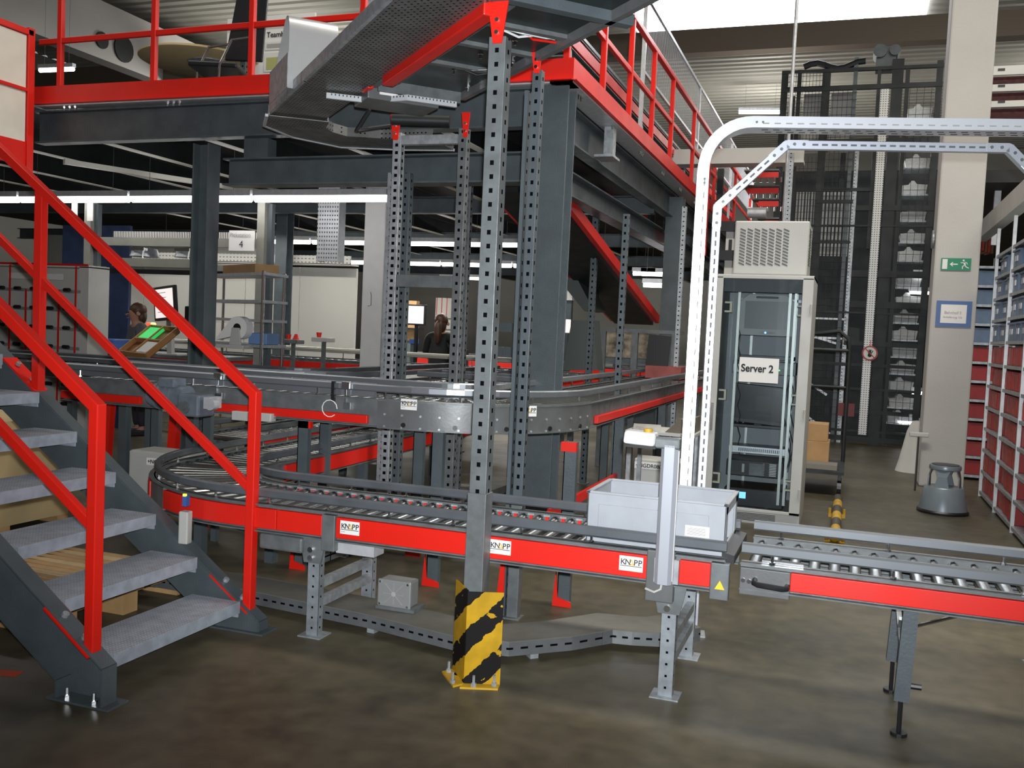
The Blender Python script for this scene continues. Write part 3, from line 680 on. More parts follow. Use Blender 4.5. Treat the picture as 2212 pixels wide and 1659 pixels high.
put('flange', MB().bx(-1.635, -1.615, 4.61, 4.67, .01, 2.72), DARKPERF, u2); put('red_foot', MB().prism([(-1.66, 4.60, .1), (-1.62, 4.60, .1), (-1.62, 4.60, .42), (-1.635, 4.60, .42)], (0, .006, 0)), RED, u2)
u3 = upright('bright slotted upright carrying the left end of the overhead conveyor', -2.925, 5.78, 2.78, .06, perf('slotted_bright_upright', GALV, 'Z', .05, .42, .011), sleeve=0)
u4 = upright('slotted upright carrying the overhead conveyor, right of the bright one', -2.46, 5.80, 2.80, .06)
one('upright_tie', MB().bx(-2.895, -2.49, 5.75, 5.80, 1.76, 1.84), STEEL, 'grey tie bar between two uprights at head height', 'tie bar')
one('upright_tie', MB().bx(-2.895, -2.49, 5.75, 5.80, 2.70, 2.76), GALV, 'grey tie bar between two uprights near their tops', 'tie bar')
upright('wide punched galvanised upright left of the slotted group', -3.19, 6.25, 2.60, .07, GALVPERF)
upright('dark slotted upright standing just right of the punched galvanised one', -3.09, 6.27, 2.60, .065, DARKPERF)
upright('slotted upright right of centre of the group, ahead of the far column', -2.87, 6.9, 2.62, .055)
upright('darkest slotted upright of the group, farthest right', -2.74, 7.1, 2.62, .05, DARKPERF)
one('upright_tie', MB().bx(-2.72, -2.2, 7.05, 7.10, 1.49, 1.56), DARK, 'dark tie bar behind the foreground upright, upper of two', 'tie bar')
one('upright_tie', MB().bx(-2.72, -2.2, 7.05, 7.10, 1.29, 1.37), DARK, 'dark tie bar behind the foreground upright, lower of two', 'tie bar')
upright('thin dark slotted upright right of the big column', -1.62, 6.95, 2.4, .045, DARKPERF)
p = at(1290, 440, Y=9.0)
upright('dark slotted upright in the gloom under the platform edge', -2.45, 9.2, 2.9, .06, DARKPERF)
upright('pale slotted upright behind the control box under the receding beam', -1.75, 10.2, 2.9, .05, GALVPERF)

# local frame of the overhead conveyor: a along it (away to the left), b to its right side
OO = V((-2.45, 4.70, 0)); DA = V((-.7071, .7071, 0)); DB = V((.7071, .7071, 0))
def oc(a, b, z): return OO+DA*a+DB*b+V((0, 0, z))
t = thing('overhead_conveyor', 'overhead conveyor crossing diagonally above, seen from below', 'conveyor', tuple(OO+V((0, 0, 2.8))))
TRM = perf('perforated_tray_underside', mat('tray_underside', (.20, .205, .20), .4, .55, var=.3, vscale=10), 'X', .03, .35, .3, rows=.03)
def ocbox(a0, a1, b0, b1, z0, z1):
    P = [oc(a, b, z) for a in (a0, a1) for b in (b0, b1) for z in (z0, z1)]
    return MB().add(P, [(0, 1, 3, 2), (4, 6, 7, 5), (0, 4, 5, 1), (2, 3, 7, 6), (0, 2, 6, 4), (1, 5, 7, 3)])
put('catch_tray', ocbox(-3.3, 1.36, -.37, -.02, 2.848, 2.852), TRM, t)
tb = put('tray_edge', ocbox(-3.3, 1.36, -.39, -.37, 2.845, 2.905), perf('slotted_tray_edge', GALV, 'X', .035, .3, .012), t)
tb.location = (0, 0, 0)
put('red_strip', ocbox(-1.36, 0.02, -.035, .03, 2.80, 2.86), RED, t, bevel=.006)
put('red_strip', ocbox(.28, .42, -.04, 0.0, 2.84, 2.88), RED, t, bevel=.012)
put('side_frame', ocbox(-3.0, .5, .0, .03, 2.861, 3.0), STEEL, t)
put('side_frame', ocbox(-3.0, .3, .54, .57, 2.86, 3.0), PLATE, t)
BED = mat('dark_belt_bed', (.035, .048, .047), .3, .6, var=.3, vscale=6)
put('belt_bed', ocbox(-3.0, .3, .03, .56, 2.905, 2.95), BED, t)
for k, a in enumerate((-.25, -.65, -1.0)): put('cross_member', ocbox(a-.02, a+.02, .03, .54, 2.885, 2.905), STEEL, t)
put('long_rail', ocbox(-1.3, .3, .05, .075, 2.87, 2.905), STEEL, t); put('long_rail', ocbox(-1.3, .3, .13, .15, 2.89, 2.905), STEEL, t)
put('cross_tube', ocbox(-1.42, -1.36, -.10, .66, 2.86, 2.91), DARK, t, bevel=.004)
hw = MB()
for a, b in ((-.1, .06), (-.35, .06), (-.6, .06), (-.9, .06), (-1.2, .1), (-.2, .3), (-.55, .3), (-.85, .35), (.1, .5), (-.5, .5)):
    put('bolt', MB().cyl(oc(a, b, 2.865), oc(a, b, 2.905), .008, 6).cyl(oc(a, b, 2.885), oc(a, b, 2.898), .016, 6), CHROME, t)
put('end_plate', ocbox(.30, .32, .03, .54, 2.84, 2.96), STEEL, t); put('drive_box', ocbox(.34, .62, -.02, .42, 2.80, 2.87), PLATE, t, bevel=.008); put('type_plate', ocbox(.335, .34, .05, .16, 2.83, 2.86), PAPER, t)
# the bent end of the tray and its underside
path = [oc(1.30, -.20, 2.83), oc(1.52, -.17, 2.82), oc(1.66, -.02, 2.81), oc(1.72, .22, 2.80), oc(1.52, .52, 2.79), oc(1.25, .80, 2.78)]
put('bent_tray', MB().sweep(path, rect(-.19, .19, -.003, .003)).sweep(path, rect(-.195, -.185, -.003, .06)).sweep(path, rect(.185, .195, -.003, .06)), TRM, t)
put('bent_tray_rim', MB().sweep(path, rect(-.215, -.195, -.01, .008)), GALVP, t)
put('motor', MB().cyl(oc(.80, .28, 2.80), oc(.62, .60, 2.80), .034, 16), SOOT, t, smooth=True)
put('motor_cable', MB().tube([oc(.7, .1, 2.82), oc(.8, .05, 2.70), oc(.9, .15, 2.74), oc(.9, .3, 2.78)], .012, 6), BLACK, t)
# white slotted cable duct, slightly bowed
pts = [at(705, 205, Z=2.825), at(800, 216, Z=2.82), at(880, 210, Z=2.82), at(985, 225, Z=2.825)]
DUCT = mat('pale_pvc_duct', (.48, .50, .52), .5)
dk = put('cable_duct', MB().sweep(pts, rect(-.012, .012, -.02, .012)), DUCT, t)
b = MB()
for p, d in walk([q for q in pts], .022, .03):
    s2 = d.cross(V((0, 0, 1))).normalized()
    b.box(p+s2*.0125+V((0, 0, .004)), (.006, .002, .01), math.atan2(d.y, d.x)); b.box(p-s2*.0125+V((0, 0, .004)), (.006, .002, .01), math.atan2(d.y, d.x))
put('duct_slots', b, INK, dk)
CW = mat('white_cable', (.65, .66, .66), .45)
for k, (c, m_) in enumerate((([(1085, 60), (1130, 72), (1180, 82), (1225, 84), (1262, 80)], CW), ([(1085, 64), (1120, 80), (1160, 76), (1220, 90)], CW), ([(1000, 150), (1030, 162), (1065, 158)], BLACK), ([(1130, 62), (1150, 85), (1200, 92)], RED), ([(985, 140), (1020, 152), (1062, 150)], BLACK))):
    put('cable', MB().tube([at(px, py, Z=2.905-.02*math.sin(i*1.3)) for i, (px, py) in enumerate(c)], .006, 6), m_, t)
gusset(u1, -1.462, 3.745, 2.86, .045, .17)
gusset(u2, -1.575, 4.60, 2.92, .03, .12)
gusset(u3, -2.935, 5.74, 2.90, .04, .17); gusset(u4, -2.44, 5.76, 2.90, .03, .16)
# curved galvanised cover at the tray edge
t = thing('curved_cover_sheet', 'shiny galvanised sheet rolled over at its top, beside the overhead conveyor', 'metal cover', (-3.1, 4.95, 2.86))
AS = .62                                   # position of the sheet along the conveyor
prof = [(0, 2.86), (0, 3.19)]+[(.085-.085*math.cos(a), 3.19+.10*math.sin(a)) for a in [i*PI*.72/10 for i in range(1, 11)]]+[(.30, 3.12), (.36, 3.05), (.33, 3.0)]
SH0, SH1 = -.42, -.13
P = [oc(AS+e, b_, z) for b_ in (SH0, SH1) for e, z in prof]; n = len(prof)
P2 = [oc(AS+e+.004, b_, z-.004) for b_ in (SH0, SH1) for e, z in prof]
put('rolled_sheet', MB().add(P, [(i, i+1, n+i+1, n+i) for i in range(n-1)]).add(P2, [(i, n+i, n+i+1, i+1) for i in range(n-1)]), mat('shiny_sheet', (.62, .63, .64), .28, .6, var=.15, vscale=6), t, smooth=True)
put('side_sheet', ocbox(AS, 1.15, -.425, -.42, 2.86, 3.06), GALV, t)
# ================================================================= GUARD, TRAYS, BOXES ON THE FLOOR
gm = mat('hazard_striped_steel', (.50, .29, .012), .5, var=.25, vscale=12); nt = gm.node_tree; b_ = nt.nodes['Principled BSDF']; b_.inputs['Specular IOR Level'].default_value = .15
tc = nt.nodes.new('ShaderNodeTexCoord'); sx = nt.nodes.new('ShaderNodeSeparateXYZ'); nt.links.new(tc.outputs['Object'], sx.inputs[0])
nz = nt.nodes.new('ShaderNodeTexNoise'); nz.inputs['Scale'].default_value = 28; nz.inputs['Detail'].default_value = 5; nt.links.new(tc.outputs['Object'], nz.inputs['Vector'])
fr = nmath(nt, 'FRACT', nmath(nt, 'ADD', nmath(nt, 'MULTIPLY', nmath(nt, 'SUBTRACT', sx.outputs[2], nmath(nt, 'MULTIPLY', sx.outputs[0], 1.05)), 1/.205), nmath(nt, 'ADD', 10.33, nmath(nt, 'MULTIPLY', nmath(nt, 'SUBTRACT', nz.outputs['Fac'], .5), .25))))
mk = nmath(nt, 'MULTIPLY', nmath(nt, 'LESS_THAN', fr, .50), nmath(nt, 'LESS_THAN', nz.outputs['Fac'], .64))
mx = nt.nodes.new('ShaderNodeMix'); mx.data_type = 'RGBA'; mx.inputs[7].default_value = (.006, .0055, .005, 1); nt.links.new(b_.inputs['Base Color'].links[0].from_socket, mx.inputs[6]); nt.links.new(mk, mx.inputs[0]); nt.links.new(mx.outputs[2], b_.inputs['Base Color'])
t = thing('post_guard', 'yellow and black striped angle guard bolted to the floor', 'corner guard', (-1.44, 3.66, 0))
L_, C_, R2_ = V((-1.555, 3.79, 0)), V((-1.445, 3.655, 0)), V((-1.305, 3.71, 0))
def wallseg(p, q, th, z0, z1):
    return MB().bar((p+q)/2+V((0, 0, z0)), (p+q)/2+V((0, 0, z1)), th, (q-p).length, up=(q-p).normalized())
put('guard_plate', wallseg(L_, C_, .006, .0, .405), gm, t); put('guard_plate', wallseg(C_, R2_, .006, .0, .40), gm, t)
ft = put('foot_flange', MB().prism([L_+V((-.03, -.05, 0)), L_, C_, C_+V((-.03, -.05, 0))], (0, 0, .008)).prism([C_+V((.0, -.05, 0)), C_, R2_, R2_+V((.01, -.05, 0))], (0, 0, .008)), YEL, t)
for p in (L_+V((-.0, -.045, 0)), C_+V((-.045, -.02, 0)), C_+V((.05, -.02, 0)), R2_+V((-.015, -.03, 0))):
    put('anchor_bolt', MB().cyl(p+V((0, 0, .008)), p+V((0, 0, .055)), .006, 6).cyl(p+V((0, 0, .008)), p+V((0, 0, .022)), .012, 6), GALV, ft)
# floor cable trays with covers
TRAYC = mat('dusty_tray_cover', (.17, .165, .14), .6, .2, var=.2, vscale=6)
def tray(label, path, w_=.24, h=.065):
    t = thing('floor_cable_tray', label, 'cable tray', (path[0][0], path[0][1], 0))
    P = [V((a, b, 0)) for a, b in path]
    put('channel', MB().sweep(P, [(-w_/2, .03), (-w_/2, .03+h), (-w_/2+.004, .03+h), (-w_/2+.004, .034), (w_/2-.004, .034), (w_/2-.004, .03+h), (w_/2, .03+h), (w_/2, .03)]), perf('slotted_tray_side', mat('tray_steel', (.20, .215, .22), .4, .5, var=.25, vscale=9), 'X', .055, .5, .005, off=.065), t)
    put('cover', MB().sweep(P, rect(-w_/2-.003, w_/2+.003, .03+h, .034+h)), TRAYC, t)
    b = MB()
    for p, d in walk(P, .8, .3): b.box(p+V((0, 0, .015)), (.04, w_*.8, .03), math.atan2(d.y, d.x))
    put('support_strip', b, GALV, t)
tray('covered cable tray winding along the floor under the near conveyor', [(-5.6, 4.28), (-2.9, 4.25), (-2.1, 4.17), (-1.62, 4.07), (-1.42, 4.10), (-1.22, 4.28), (-1.05, 4.50), (-.92, 4.52), (-.80, 4.56), (-.70, 4.70)])
tray('second floor tray running away behind the first', [(-3.05, 5.05), (-2.95, 8.5)], .2)
t = thing('junction_box', 'transparent square junction box on the floor tray', 'junction box', (-2.05, 4.2, .099))
mB = mat('box_clear_plastic', (.20, .205, .20), .35)
put('box', MB().bx(-2.12, -1.95, 4.17, 4.26, .118, .248), mB, t, bevel=.008)
put('lid', MB().bx(-2.125, -1.945, 4.155, 4.17, .115, .25), mat('box_lid_plastic', (.22, .225, .22), .3), t, bevel=.006)
put('foot_bracket', MB().bx(-2.13, -1.92, 4.15, 4.28, .101, .117), STEEL, t)
b = MB(); c = V((-2.035, 4.153, .183))
for k in range(8): d = V((math.cos(k*PI/4), 0, math.sin(k*PI/4))); b.bar(c+d*.012, c+d*(.055 if k % 2 == 0 else .07), .0015, .004, up=(0, 1, 0))
b.cyl(c, c+V((0, -.002, 0)), .012, 12); put('star_moulding', b, GREYINK, t)
b = MB()
for sx_ in (-.075, .075):
    for sz in (-.055, .055): b.cyl(c+V((sx_, 0, sz)), c+V((sx_, -.003, sz)), .006, 8)
put('lid_screws', b, CHROME, t)
# control cabinets
def cabinet(label, x0, x1, y0, y1, z0, z1, txt, tx, tz, ts, legs=True):
    t = thing('control_cabinet', label, 'control cabinet', ((x0+x1)/2, (y0+y1)/2, 0))
    put('cabinet_body', MB().bx(x0, x1, y0+.02, y1, z0, z1), LGREY, t, bevel=.006)
    d = put('door', MB().bx(x0+.004, x1-.004, y0, y0+.018, z0+.004, z1-.004), LGREY, t, bevel=.005)
    put('lock', MB().cyl((x0+.04, y0, (z0+z1)/2-.03), (x0+.04, y0-.008, (z0+z1)/2-.03), .012, 10), BLACK, d)
    put('name_plate', MB().bx(tx-.01, tx+ts*4.6, y0-.002, y0, tz-.012, tz+ts*.95), PAPER, d)
    text('lettering', txt, ts, (tx, y0-.004, tz), (1, 0, 0), (0, 0, 1), INK, d, bold=.0006)
    if legs:
        for x in (x0+.04, x1-.04): put('leg', MB().bx(x-.02, x+.02, (y0+y1)/2-.02, (y0+y1)/2+.02, 0, z0), DARK, t)
cabinet('grey control cabinet standing behind the stair and conveyor bend', -4.56, -3.90, 5.17, 5.42, .16, .575, '+NGDR07', -4.40, .50, .038)
cabinet('small grey control cabinet behind the tote and scanner arm', -1.56, -1.18, 7.4, 7.65, .0, .535, '+NGDR080', -1.545, .47, .042, legs=False)
t = thing('side_table', 'low side table with papers behind the white scanner', 'table', (-1.3, 6.9, 0))
put('table_top', MB().bx(-1.50, -1.0, 6.75, 7.2, .80, .82), LGREY, t)
for (x, y) in ((-1.47, 6.78), (-1.04, 6.78), (-1.47, 7.17), (-1.04, 7.17)): put('leg', MB().bx(x-.015, x+.015, y-.015, y+.015, 0, .8), GALV, t)
one('paper_binder', MB().box((-1.37, 6.9, .836), (.2, .2, .03), .2), mat('light_binder', (.42, .42, .38), .5, var=.4, vscale=14), 'printed binder lying on the low side table', 'binder')
one('cover_cloth', MB().prism([(-1.22, 6.8, .821), (-1.02, 6.8, .821), (-1.02, 6.8, .93), (-1.12, 6.8, .92)], (0, .34, 0)), mat('brown_cover', (.14, .12, .09), .7, var=.2), 'brown cover draped at the right of the low side table', 'cover')

# ================================================================= TOTE AND SCANNER ARM
t = thing('grey_tote', 'light grey plastic tote standing on the near conveyor', 'tote', (-.735, 4.17, .62))
TOT = mat('tote_plastic', (.34, .36, .39), .5, var=.1, vscale=9)
x0, x1, y0, y1, z0, z1 = -1.025, -.435, 3.945, 4.345, .607, .825
m = MB().bx(x0, x1, y0, y1, z0, z0+.008)
m.bx(x0, x1, y0, y0+.008, z0, z1).bx(x0, x1, y1-.008, y1, z0, z1).bx(x0, x0+.008, y0, y1, z0, z1)
m.bx(x1-.008, x1, y0, y0+.06, z0, z1).bx(x1-.008, x1, y1-.06, y1, z0, z1).bx(x1-.008, x1, y0, y1, z0, z0+.05).bx(x1-.008, x1, y0, y1, z1-.045, z1)
put('tub', m, TOT, t, bevel=.003)
m = MB()
for (a, b_, c, d) in ((x0-.006, x1+.006, y0-.006, y0+.012), (x0-.006, x1+.006, y1-.012, y1+.006), (x0-.006, x0+.014, y0-.006, y1+.006), (x1-.014, x1+.006, y0-.006, y1+.006)): m.bx(a, b_, c, d, z1-.006, z1+.004)
put('rim', m, TOT, t, bevel=.003)
put('front_panel', MB().bx(x0+.05, x1-.07, y0-.004, y0, z0+.02, z1-.05), TOT, t, bevel=.002)
lb = put('barcode_label', MB().bx(-.60, -.50, y0-.006, y0-.004, z0+.075, z0+.12), PAPER, t, label='white label with printed lines')
b = MB()
for k in range(7): b.bx(-.592, -.515, y0-.0075, y0-.006, z0+.082+k*.0045, z0+.0842+k*.0045)
put('printed_lines', b, GREYINK, lb)
t = thing('scanner_arm', 'pale vertical scanner arm clamped to the near conveyor', 'scanner stand', (-.655, 3.80, .50))
put('arm_profile', MB().sweep([(-.655, 3.80, .505), (-.655, 3.80, 1.07)], octo(0, 0, .07, .05, .3), up=(0, 1, 0)), mat('satin_aluminium', (.38, .40, .44), .4, .3, var=.06), t)
put('side_slots', MB().bx(-.62, -.617, 3.79, 3.81, .52, 1.05), GALVP, t)
put('top_bracket', MB().bx(-.72, -.615, 3.775, 3.83, 1.055, 1.10), STEEL, t, bevel=.008)
hd = put('scanner_head', MB().prism([(-.845, 3.76, 1.065), (-.715, 3.76, 1.06), (-.712, 3.76, 1.115), (-.84, 3.76, 1.12)], (0, .085, 0)), mat('scanner_white', (.66, .66, .65), .35), t, bevel=.012)
put('button', MB().cyl((-.75, 3.80, 1.115), (-.75, 3.80, 1.13), .018, 14), YEL, hd); put('base', MB().bx(-.84, -.71, 3.765, 3.84, 1.052, 1.063), BLACK, hd)
put('mount_plate', MB().bx(-.70, -.60, 3.826, 3.845, .50, .60), GALV, t)
put('cable', MB().tube([(-.66, 3.80, .51), (-.665, 3.80, .48), (-.69, 3.80, .465), (-.73, 3.82, .47)], .005, 6), LGREY, t)

# ================================================================= CABLE PORTAL
def portal():
    rz = math.atan2(.28, 1.46); o = V((-.765, 4.78, 0)); t = thing('cable_portal', 'bright white arch of slotted cable channel over the conveyor', 'cable channel', tuple(o), rz=0)
    e = V((math.cos(rz), math.sin(rz), 0)); n = V((-math.sin(rz), math.cos(rz), 0)); W = 1.86; H = 2.605; R_ = .20
    def q(u, z, v=0): return o+e*u+n*v+V((0, 0, z))
    def arcq(cu, cz, r, a0, a1, k=10): return [q(cu+r*math.cos(a0+(a1-a0)*i/k), cz+r*math.sin(a0+(a1-a0)*i/k)) for i in range(k+1)]
    d = .055
    # path runs on the inner face of the channel; profile: (v depth, outward height)
    path = [q(d, 0)]+arcq(R_+d, H-d-R_, R_, PI, PI/2)+arcq(W-R_-d, H-d-R_, R_, PI/2, 0)+[q(W-d, 0)]
    mb = MB(); P = []
    # ring of an inner base plate with two side flanges turned outward
    prof = [(0, 0), (0, d), (.012, d), (.012, d-.003), (.003, d-.003), (.003, .003), (.137, .003), (.137, d-.003), (.128, d-.003), (.128, d), (.14, d), (.14, 0)]
    k = len(prof)
    for i, p in enumerate(path):
        a = path[max(i-1, 0)]; b = path[min(i+1, len(path)-1)]; tt = (b-a).normalized(); out = n.cross(tt).normalized()
        if i in (0, len(path)-1): out = e*(-1 if i == 0 else 1)
        if out.dot(p-q(W/2, 1.0)) < 0: out = -out
        P += [p+n*v+out*h for v, h in prof]
    mb.add(P, [(i*k+j, i*k+(j+1) % k, (i+1)*k+(j+1) % k, (i+1)*k+j) for i in range(len(path)-1) for j in range(k)])
    put('cable_channel', mb, BRWHITE, t)
    b = MB(); c2 = MB()
    u = .30
    while u < W-.28: b.bar(q(u, H-.035, -.0012), q(u+.03, H-.035, -.0012), .002, .006, up=(0, 0, 1)); c2.bar(q(u, H-d-.001, .05), q(u+.03, H-d-.001, .05), .008, .0015); c2.bar(q(u+.02, H-d-.001, .1), q(u+.05, H-d-.001, .1), .008, .0015); u += .055
    z = .1
    while z < H-.3:
        for uu in (.035, W-.035): b.bar(q(uu, z, -.0012), q(uu, z+.03, -.0012), .002, .006, up=e)
        for s_ in (d+.001, W-d-.001): c2.bar(q(s_, z, .05), q(s_, z+.03, .05), .0015, .008, up=n)
        z += .06
    put('slots', b, GREYINK, t); put('inner_face_slots', c2, INK, t)
    b = MB()
    for (u, z) in ((.30, H-.03), (.27, H-.03), (.035, H-.31), (.035, H-.33)): b.cyl(q(u, z, -.001), q(u, z, -.006), .006, 8)
    put('joint_screws', b, STEEL, t)
    # inner braced strut frame
    zi = 2.47; ui = .105
    pts = [q(ui, 0, .02), q(ui, 2.16, .02), q(.42, zi, .02), q(W-.42, zi, .02), q(W-ui, 2.16, .02), q(W-ui, 0, .02)]
    STR = mat('bright_strut', (.66, .70, .78), .32, .5, var=.15, vscale=14)
    mb = MB(); P = []
    pr = [(-.02, -.02), (.02, -.02), (.02, -.012), (.005, -.012), (.005, -.004), (.02, -.004), (.02, .02), (-.02, .02)]
    for i, p in enumerate(pts):
        t0 = (pts[i]-pts[i-1]).normalized() if i else None; t1 = (pts[i+1]-pts[i]).normalized() if i < len(pts)-1 else None
        tt = ((t0 or t1)+(t1 or t0)).normalized(); out = tt.cross(n).normalized(); kk = 1/tt.dot(t0 or t1)
        P += [p+out*a*kk+n*b_ for a, b_ in ((-.021, -.02), (.021, -.02), (.021, .02), (-.021, .02))]
    mb.add(P, [(i*4+j, i*4+(j+1) % 4, (i+1)*4+(j+1) % 4, (i+1)*4+j) for i in range(5) for j in range(4)])
    put('inner_strut', mb, STR, t, bevel=.003)
    b = MB()
    for a, c in zip(pts, pts[1:]):
        L = (c-a).length; dd = (c-a).normalized(); s_ = .12
        while s_ < L-.12: b.bar(a+dd*s_-n*.0205, a+dd*(s_+.028)-n*.0205, .0015, .009, up=dd.cross(n)); s_ += .045
    put('strut_slots', b, mat('slot_shadow_grey', (.10, .11, .13), .6), t)
    for (a, c, m_) in ((pts[1], pts[2], 0), (pts[2], pts[3], 0), (pts[3], pts[4], 0), (pts[4], pts[5], 0)): pass
    for i in (1, 2, 3, 4):
        a, b0, c = pts[i-1], pts[i], pts[i+1]
        for other in (a, c):
            dd = (other-b0).normalized(); pl = put('corner_bracket', MB().bar(b0-n*.023, b0+dd*.10-n*.023, .003, .042, up=dd.cross(n)), STR, t)
            put('screw', MB().cyl(b0+dd*.035-n*.0245, b0+dd*.035-n*.030, .008, 8).cyl(b0+dd*.08-n*.0245, b0+dd*.08-n*.030, .008, 8), STEEL, pl)
    for u in (ui, W-ui): put('foot_plate', MB().box(q(u, .004, .02), (.12, .1, .008), rz), GALV, t)
portal()

# ================================================================= SERVER CABINET
yF = 8.02
def sx0(px, py, Y=yF): return at(px, py, Y=Y)
CAB = mat('cabinet_enamel', (.44, .44, .41), .45, var=.05, vscale=4)
X0, X1, YB, ZT = -1.075, -.305, 8.82, 2.05
t = thing('server_cabinet', 'tall grey glass-doored server cabinet', 'server cabinet', ((X0+X1)/2, yF+.4, 0))
def cbx(nm_, x0, x1, y0, y1, z0, z1, m_, par=None, **k): return put(nm_, MB().bx(x0, x1, y0, y1, z0, z1), m_, par or t, **k)
cbx('plinth', X0, X1, yF+.01, YB, 0, .10, CAB)
b = MB()
for k in range(6): b.bx(X0+.1+.002, X1-.19, yF+.006, yF+.0105, .022+k*.011, .027+k*.011)
put('vent_slots', b, INK, t)
cbx('side_panel', X0, X0+.02, yF+.02, YB, .10, ZT, CAB); cbx('side_panel', X1-.02, X1, yF+.02, YB, .10, ZT, CAB); cbx('back_panel', X0+.02, X1-.02, YB-.02, YB, .10, ZT, mat('cabinet_inner', (.28, .30, .31), .5)); cbx('top_panel', X0, X1, yF, YB, ZT-.02, ZT, CAB)
fr = MB().bx(X0, X0+.055, yF-.02, yF+.02, .10, ZT-.02).bx(X1-.085, X1, yF-.02, yF+.02, .10, ZT-.02).bx(X0, X1, yF-.02, yF+.02, ZT-.035, ZT-.005).bx(X0, X1, yF-.02, yF+.02, .10, .125)
dr = put('door', fr, CAB, t, bevel=.004)
put('pane', MB().bx(X0+.055, X1-.085, yF-.004, yF, .125, ZT-.035), glass(), dr)
put('handle', MB().bx(X0+.015, X0+.035, yF-.035, yF-.02, .75, .98), CHROME, dr, bevel=.004)
for z in (.25, .9, 1.75): put('hinge', MB().cyl((X1-.012, yF-.026, z), (X1-.012, yF-.026, z+.07), .009, 8), CAB, dr)
cbx('inner_top_beam', X0+.055, X1-.085, yF+.05, yF+.12, ZT-.14, ZT-.03, mat('inner_dark', (.05, .055, .06), .5))
RK = perf('punched_rack_rail', mat('rack_rail_steel', (.55, .56, .52), .4, .4), 'Z', .022, .45, .007, hole=(.05, .05, .05))
for x in (X0+.165, X1-.195, X1-.15): cbx('rack_rail', x, x+.022, yF+.13, yF+.16, .15, 1.93, RK)
for x in (X0+.23, X1-.17): cbx('rack_rail', x, x+.022, YB-.12, YB-.09, .15, 1.95, RK)
cbx('rack_cross_rail', X0+.1, X1-.1, YB-.12, YB-.09, 1.86, 1.885, GALVX)
cbx('shelf', X0+.17, X1-.19, yF+.18, yF+.6, .78, .80, BLACK)
for (px, py) in ((1574, 663), (1731, 672), (1561, 852), (1718, 864), (1548, 1031), (1704, 1049)):
    p = sx0(px, py, yF+.08)
    put('cable_hook', MB().bx(p.x-.03, p.x+.03, yF+.06, yF+.12, p.z+.03, p.z+.045).bx(p.x-.03, p.x+.03, yF+.06, yF+.12, p.z-.045, p.z-.03).bx(p.x+.012, p.x+.03, yF+.06, yF+.12, p.z-.03, p.z+.03), mat('cream_plastic', (.70, .64, .48), .5), t)
for pts in (([1590, 1010], [1600, 700]),): pass
b = MB()
for k, (px, d) in enumerate(((1706, .03), (1712, -.04), (1700, .05), (1709, .02))):
    b.tube([at(px+8*math.sin(i*1.1+k), 810+i*30, Y=yF+.16+.02*k) for i in range(8)], .004, 5)
put('cable_bundle', b, BLACK, t)
put('cable_loop', MB().tube([at(1593+10*math.sin(i*.5)*0+ (6 if i % 2 else 0), 700-60*0+i*22, Y=yF+.2) for i in range(14)], .004, 5), BLACK, t)
# equipment standing in the rack: things of their own
def quad(px0, py0, px1, py1, Y): a = at(px0, py0, Y=Y); b = at(px1, py1, Y=Y); return a.x, b.x, b.z, a.z
E1 = yF+.22
t2 = thing('rack_monitor', 'grey fold-out rack monitor with handle at the top of the server cabinet', 'monitor', (-.75, E1, 1.45))
xa, xb, za, zb = quad(1600, 634, 1712, 728, E1)
put('bezel', MB().prism([(xa, E1, za), (xb, E1, za), (xb, E1, zb-.06), (xb-.07, E1, zb), (xa+.07, E1, zb), (xa, E1, zb-.06)], (0, .03, 0)), mat('monitor_grey', (.33, .34, .33), .45), t2, bevel=.004)
put('screen', MB().bx(xa+.045, xb-.045, E1-.004, E1, za+.055, zb-.06), mat('dark_screen', (.10, .105, .105), .35), t2)
put('grip', MB().bx((xa+xb)/2-.09, (xa+xb)/2+.09, E1-.012, E1, zb-.035, zb-.02), BLACK, t2, bevel=.004)
put('buttons', MB().bx((xa+xb)/2-.05, (xa+xb)/2+.07, E1-.003, E1, za+.018, za+.034), GREYINK, t2)
put('power_led', MB().cyl(((xa+xb)/2, E1-.006, za+.026), ((xa+xb)/2, E1, za+.026), .008, 10), mat('blue_led', (.1, .3, 1), .4, emit=(.15, .4, 1), es=4), t2)
put('hinge_arm', MB().bar((xa+.01, E1+.02, za), (xa+.0, E1+.02, za-.17), .012, .02).bar((xb-.01, E1+.02, za), (xb-.0, E1+.02, za-.17), .012, .02), BLACK, t2)
put('keyboard_shelf', MB().bx(xa-.02, xb+.02, E1-.02, E1+.3, za-.20, za-.17), BLACK, t2)
xa, xb, za, zb = quad(1583, 778, 1718, 812, E1)
t2 = thing('tape_drive_unit', 'dark rack units with small lamps half hidden by the name sheet', 'rack device', ((xa+xb)/2, E1, za))
put('casing', MB().bx(xa, xb, E1, E1+.3, za, zb), mat('device_grey', (.09, .095, .10), .4), t2); put('face', MB().bx(xa+.28 if xb-xa > .4 else xa, xb-.01, E1-.006, E1, zb-.05, zb-.01), STEEL, t2); put('green_led', MB().bx(xb-.135, xb-.125, E1-.01, E1-.006, zb-.07, zb-.06), mat('green_led', (.1, .8, .1), .4, emit=(.2, 1, .2), es=2), t2)
put('socket_block', MB().bx(xa+.01, xa+.06, E1-.01, E1, za+.01, zb-.03), GALV, t2)
xa, xb, za, zb = quad(1598, 771, 1680, 829, yF-.012)
t2 = thing('name_sheet', 'paper sheet reading Server 2 on the glass door', 'sign', ((xa+xb)/2, yF-.006, za))
put('sheet', MB().bx(xa, xb, yF-.007, yF-.005, za, zb), PAPER, t2)
text('lettering', 'Server 2', .086, (xa+.015, yF-.0085, (za+zb)/2-.015), (1, 0, 0), (0, 0, 1), INK, t2, bold=.0022, wscale=.88)
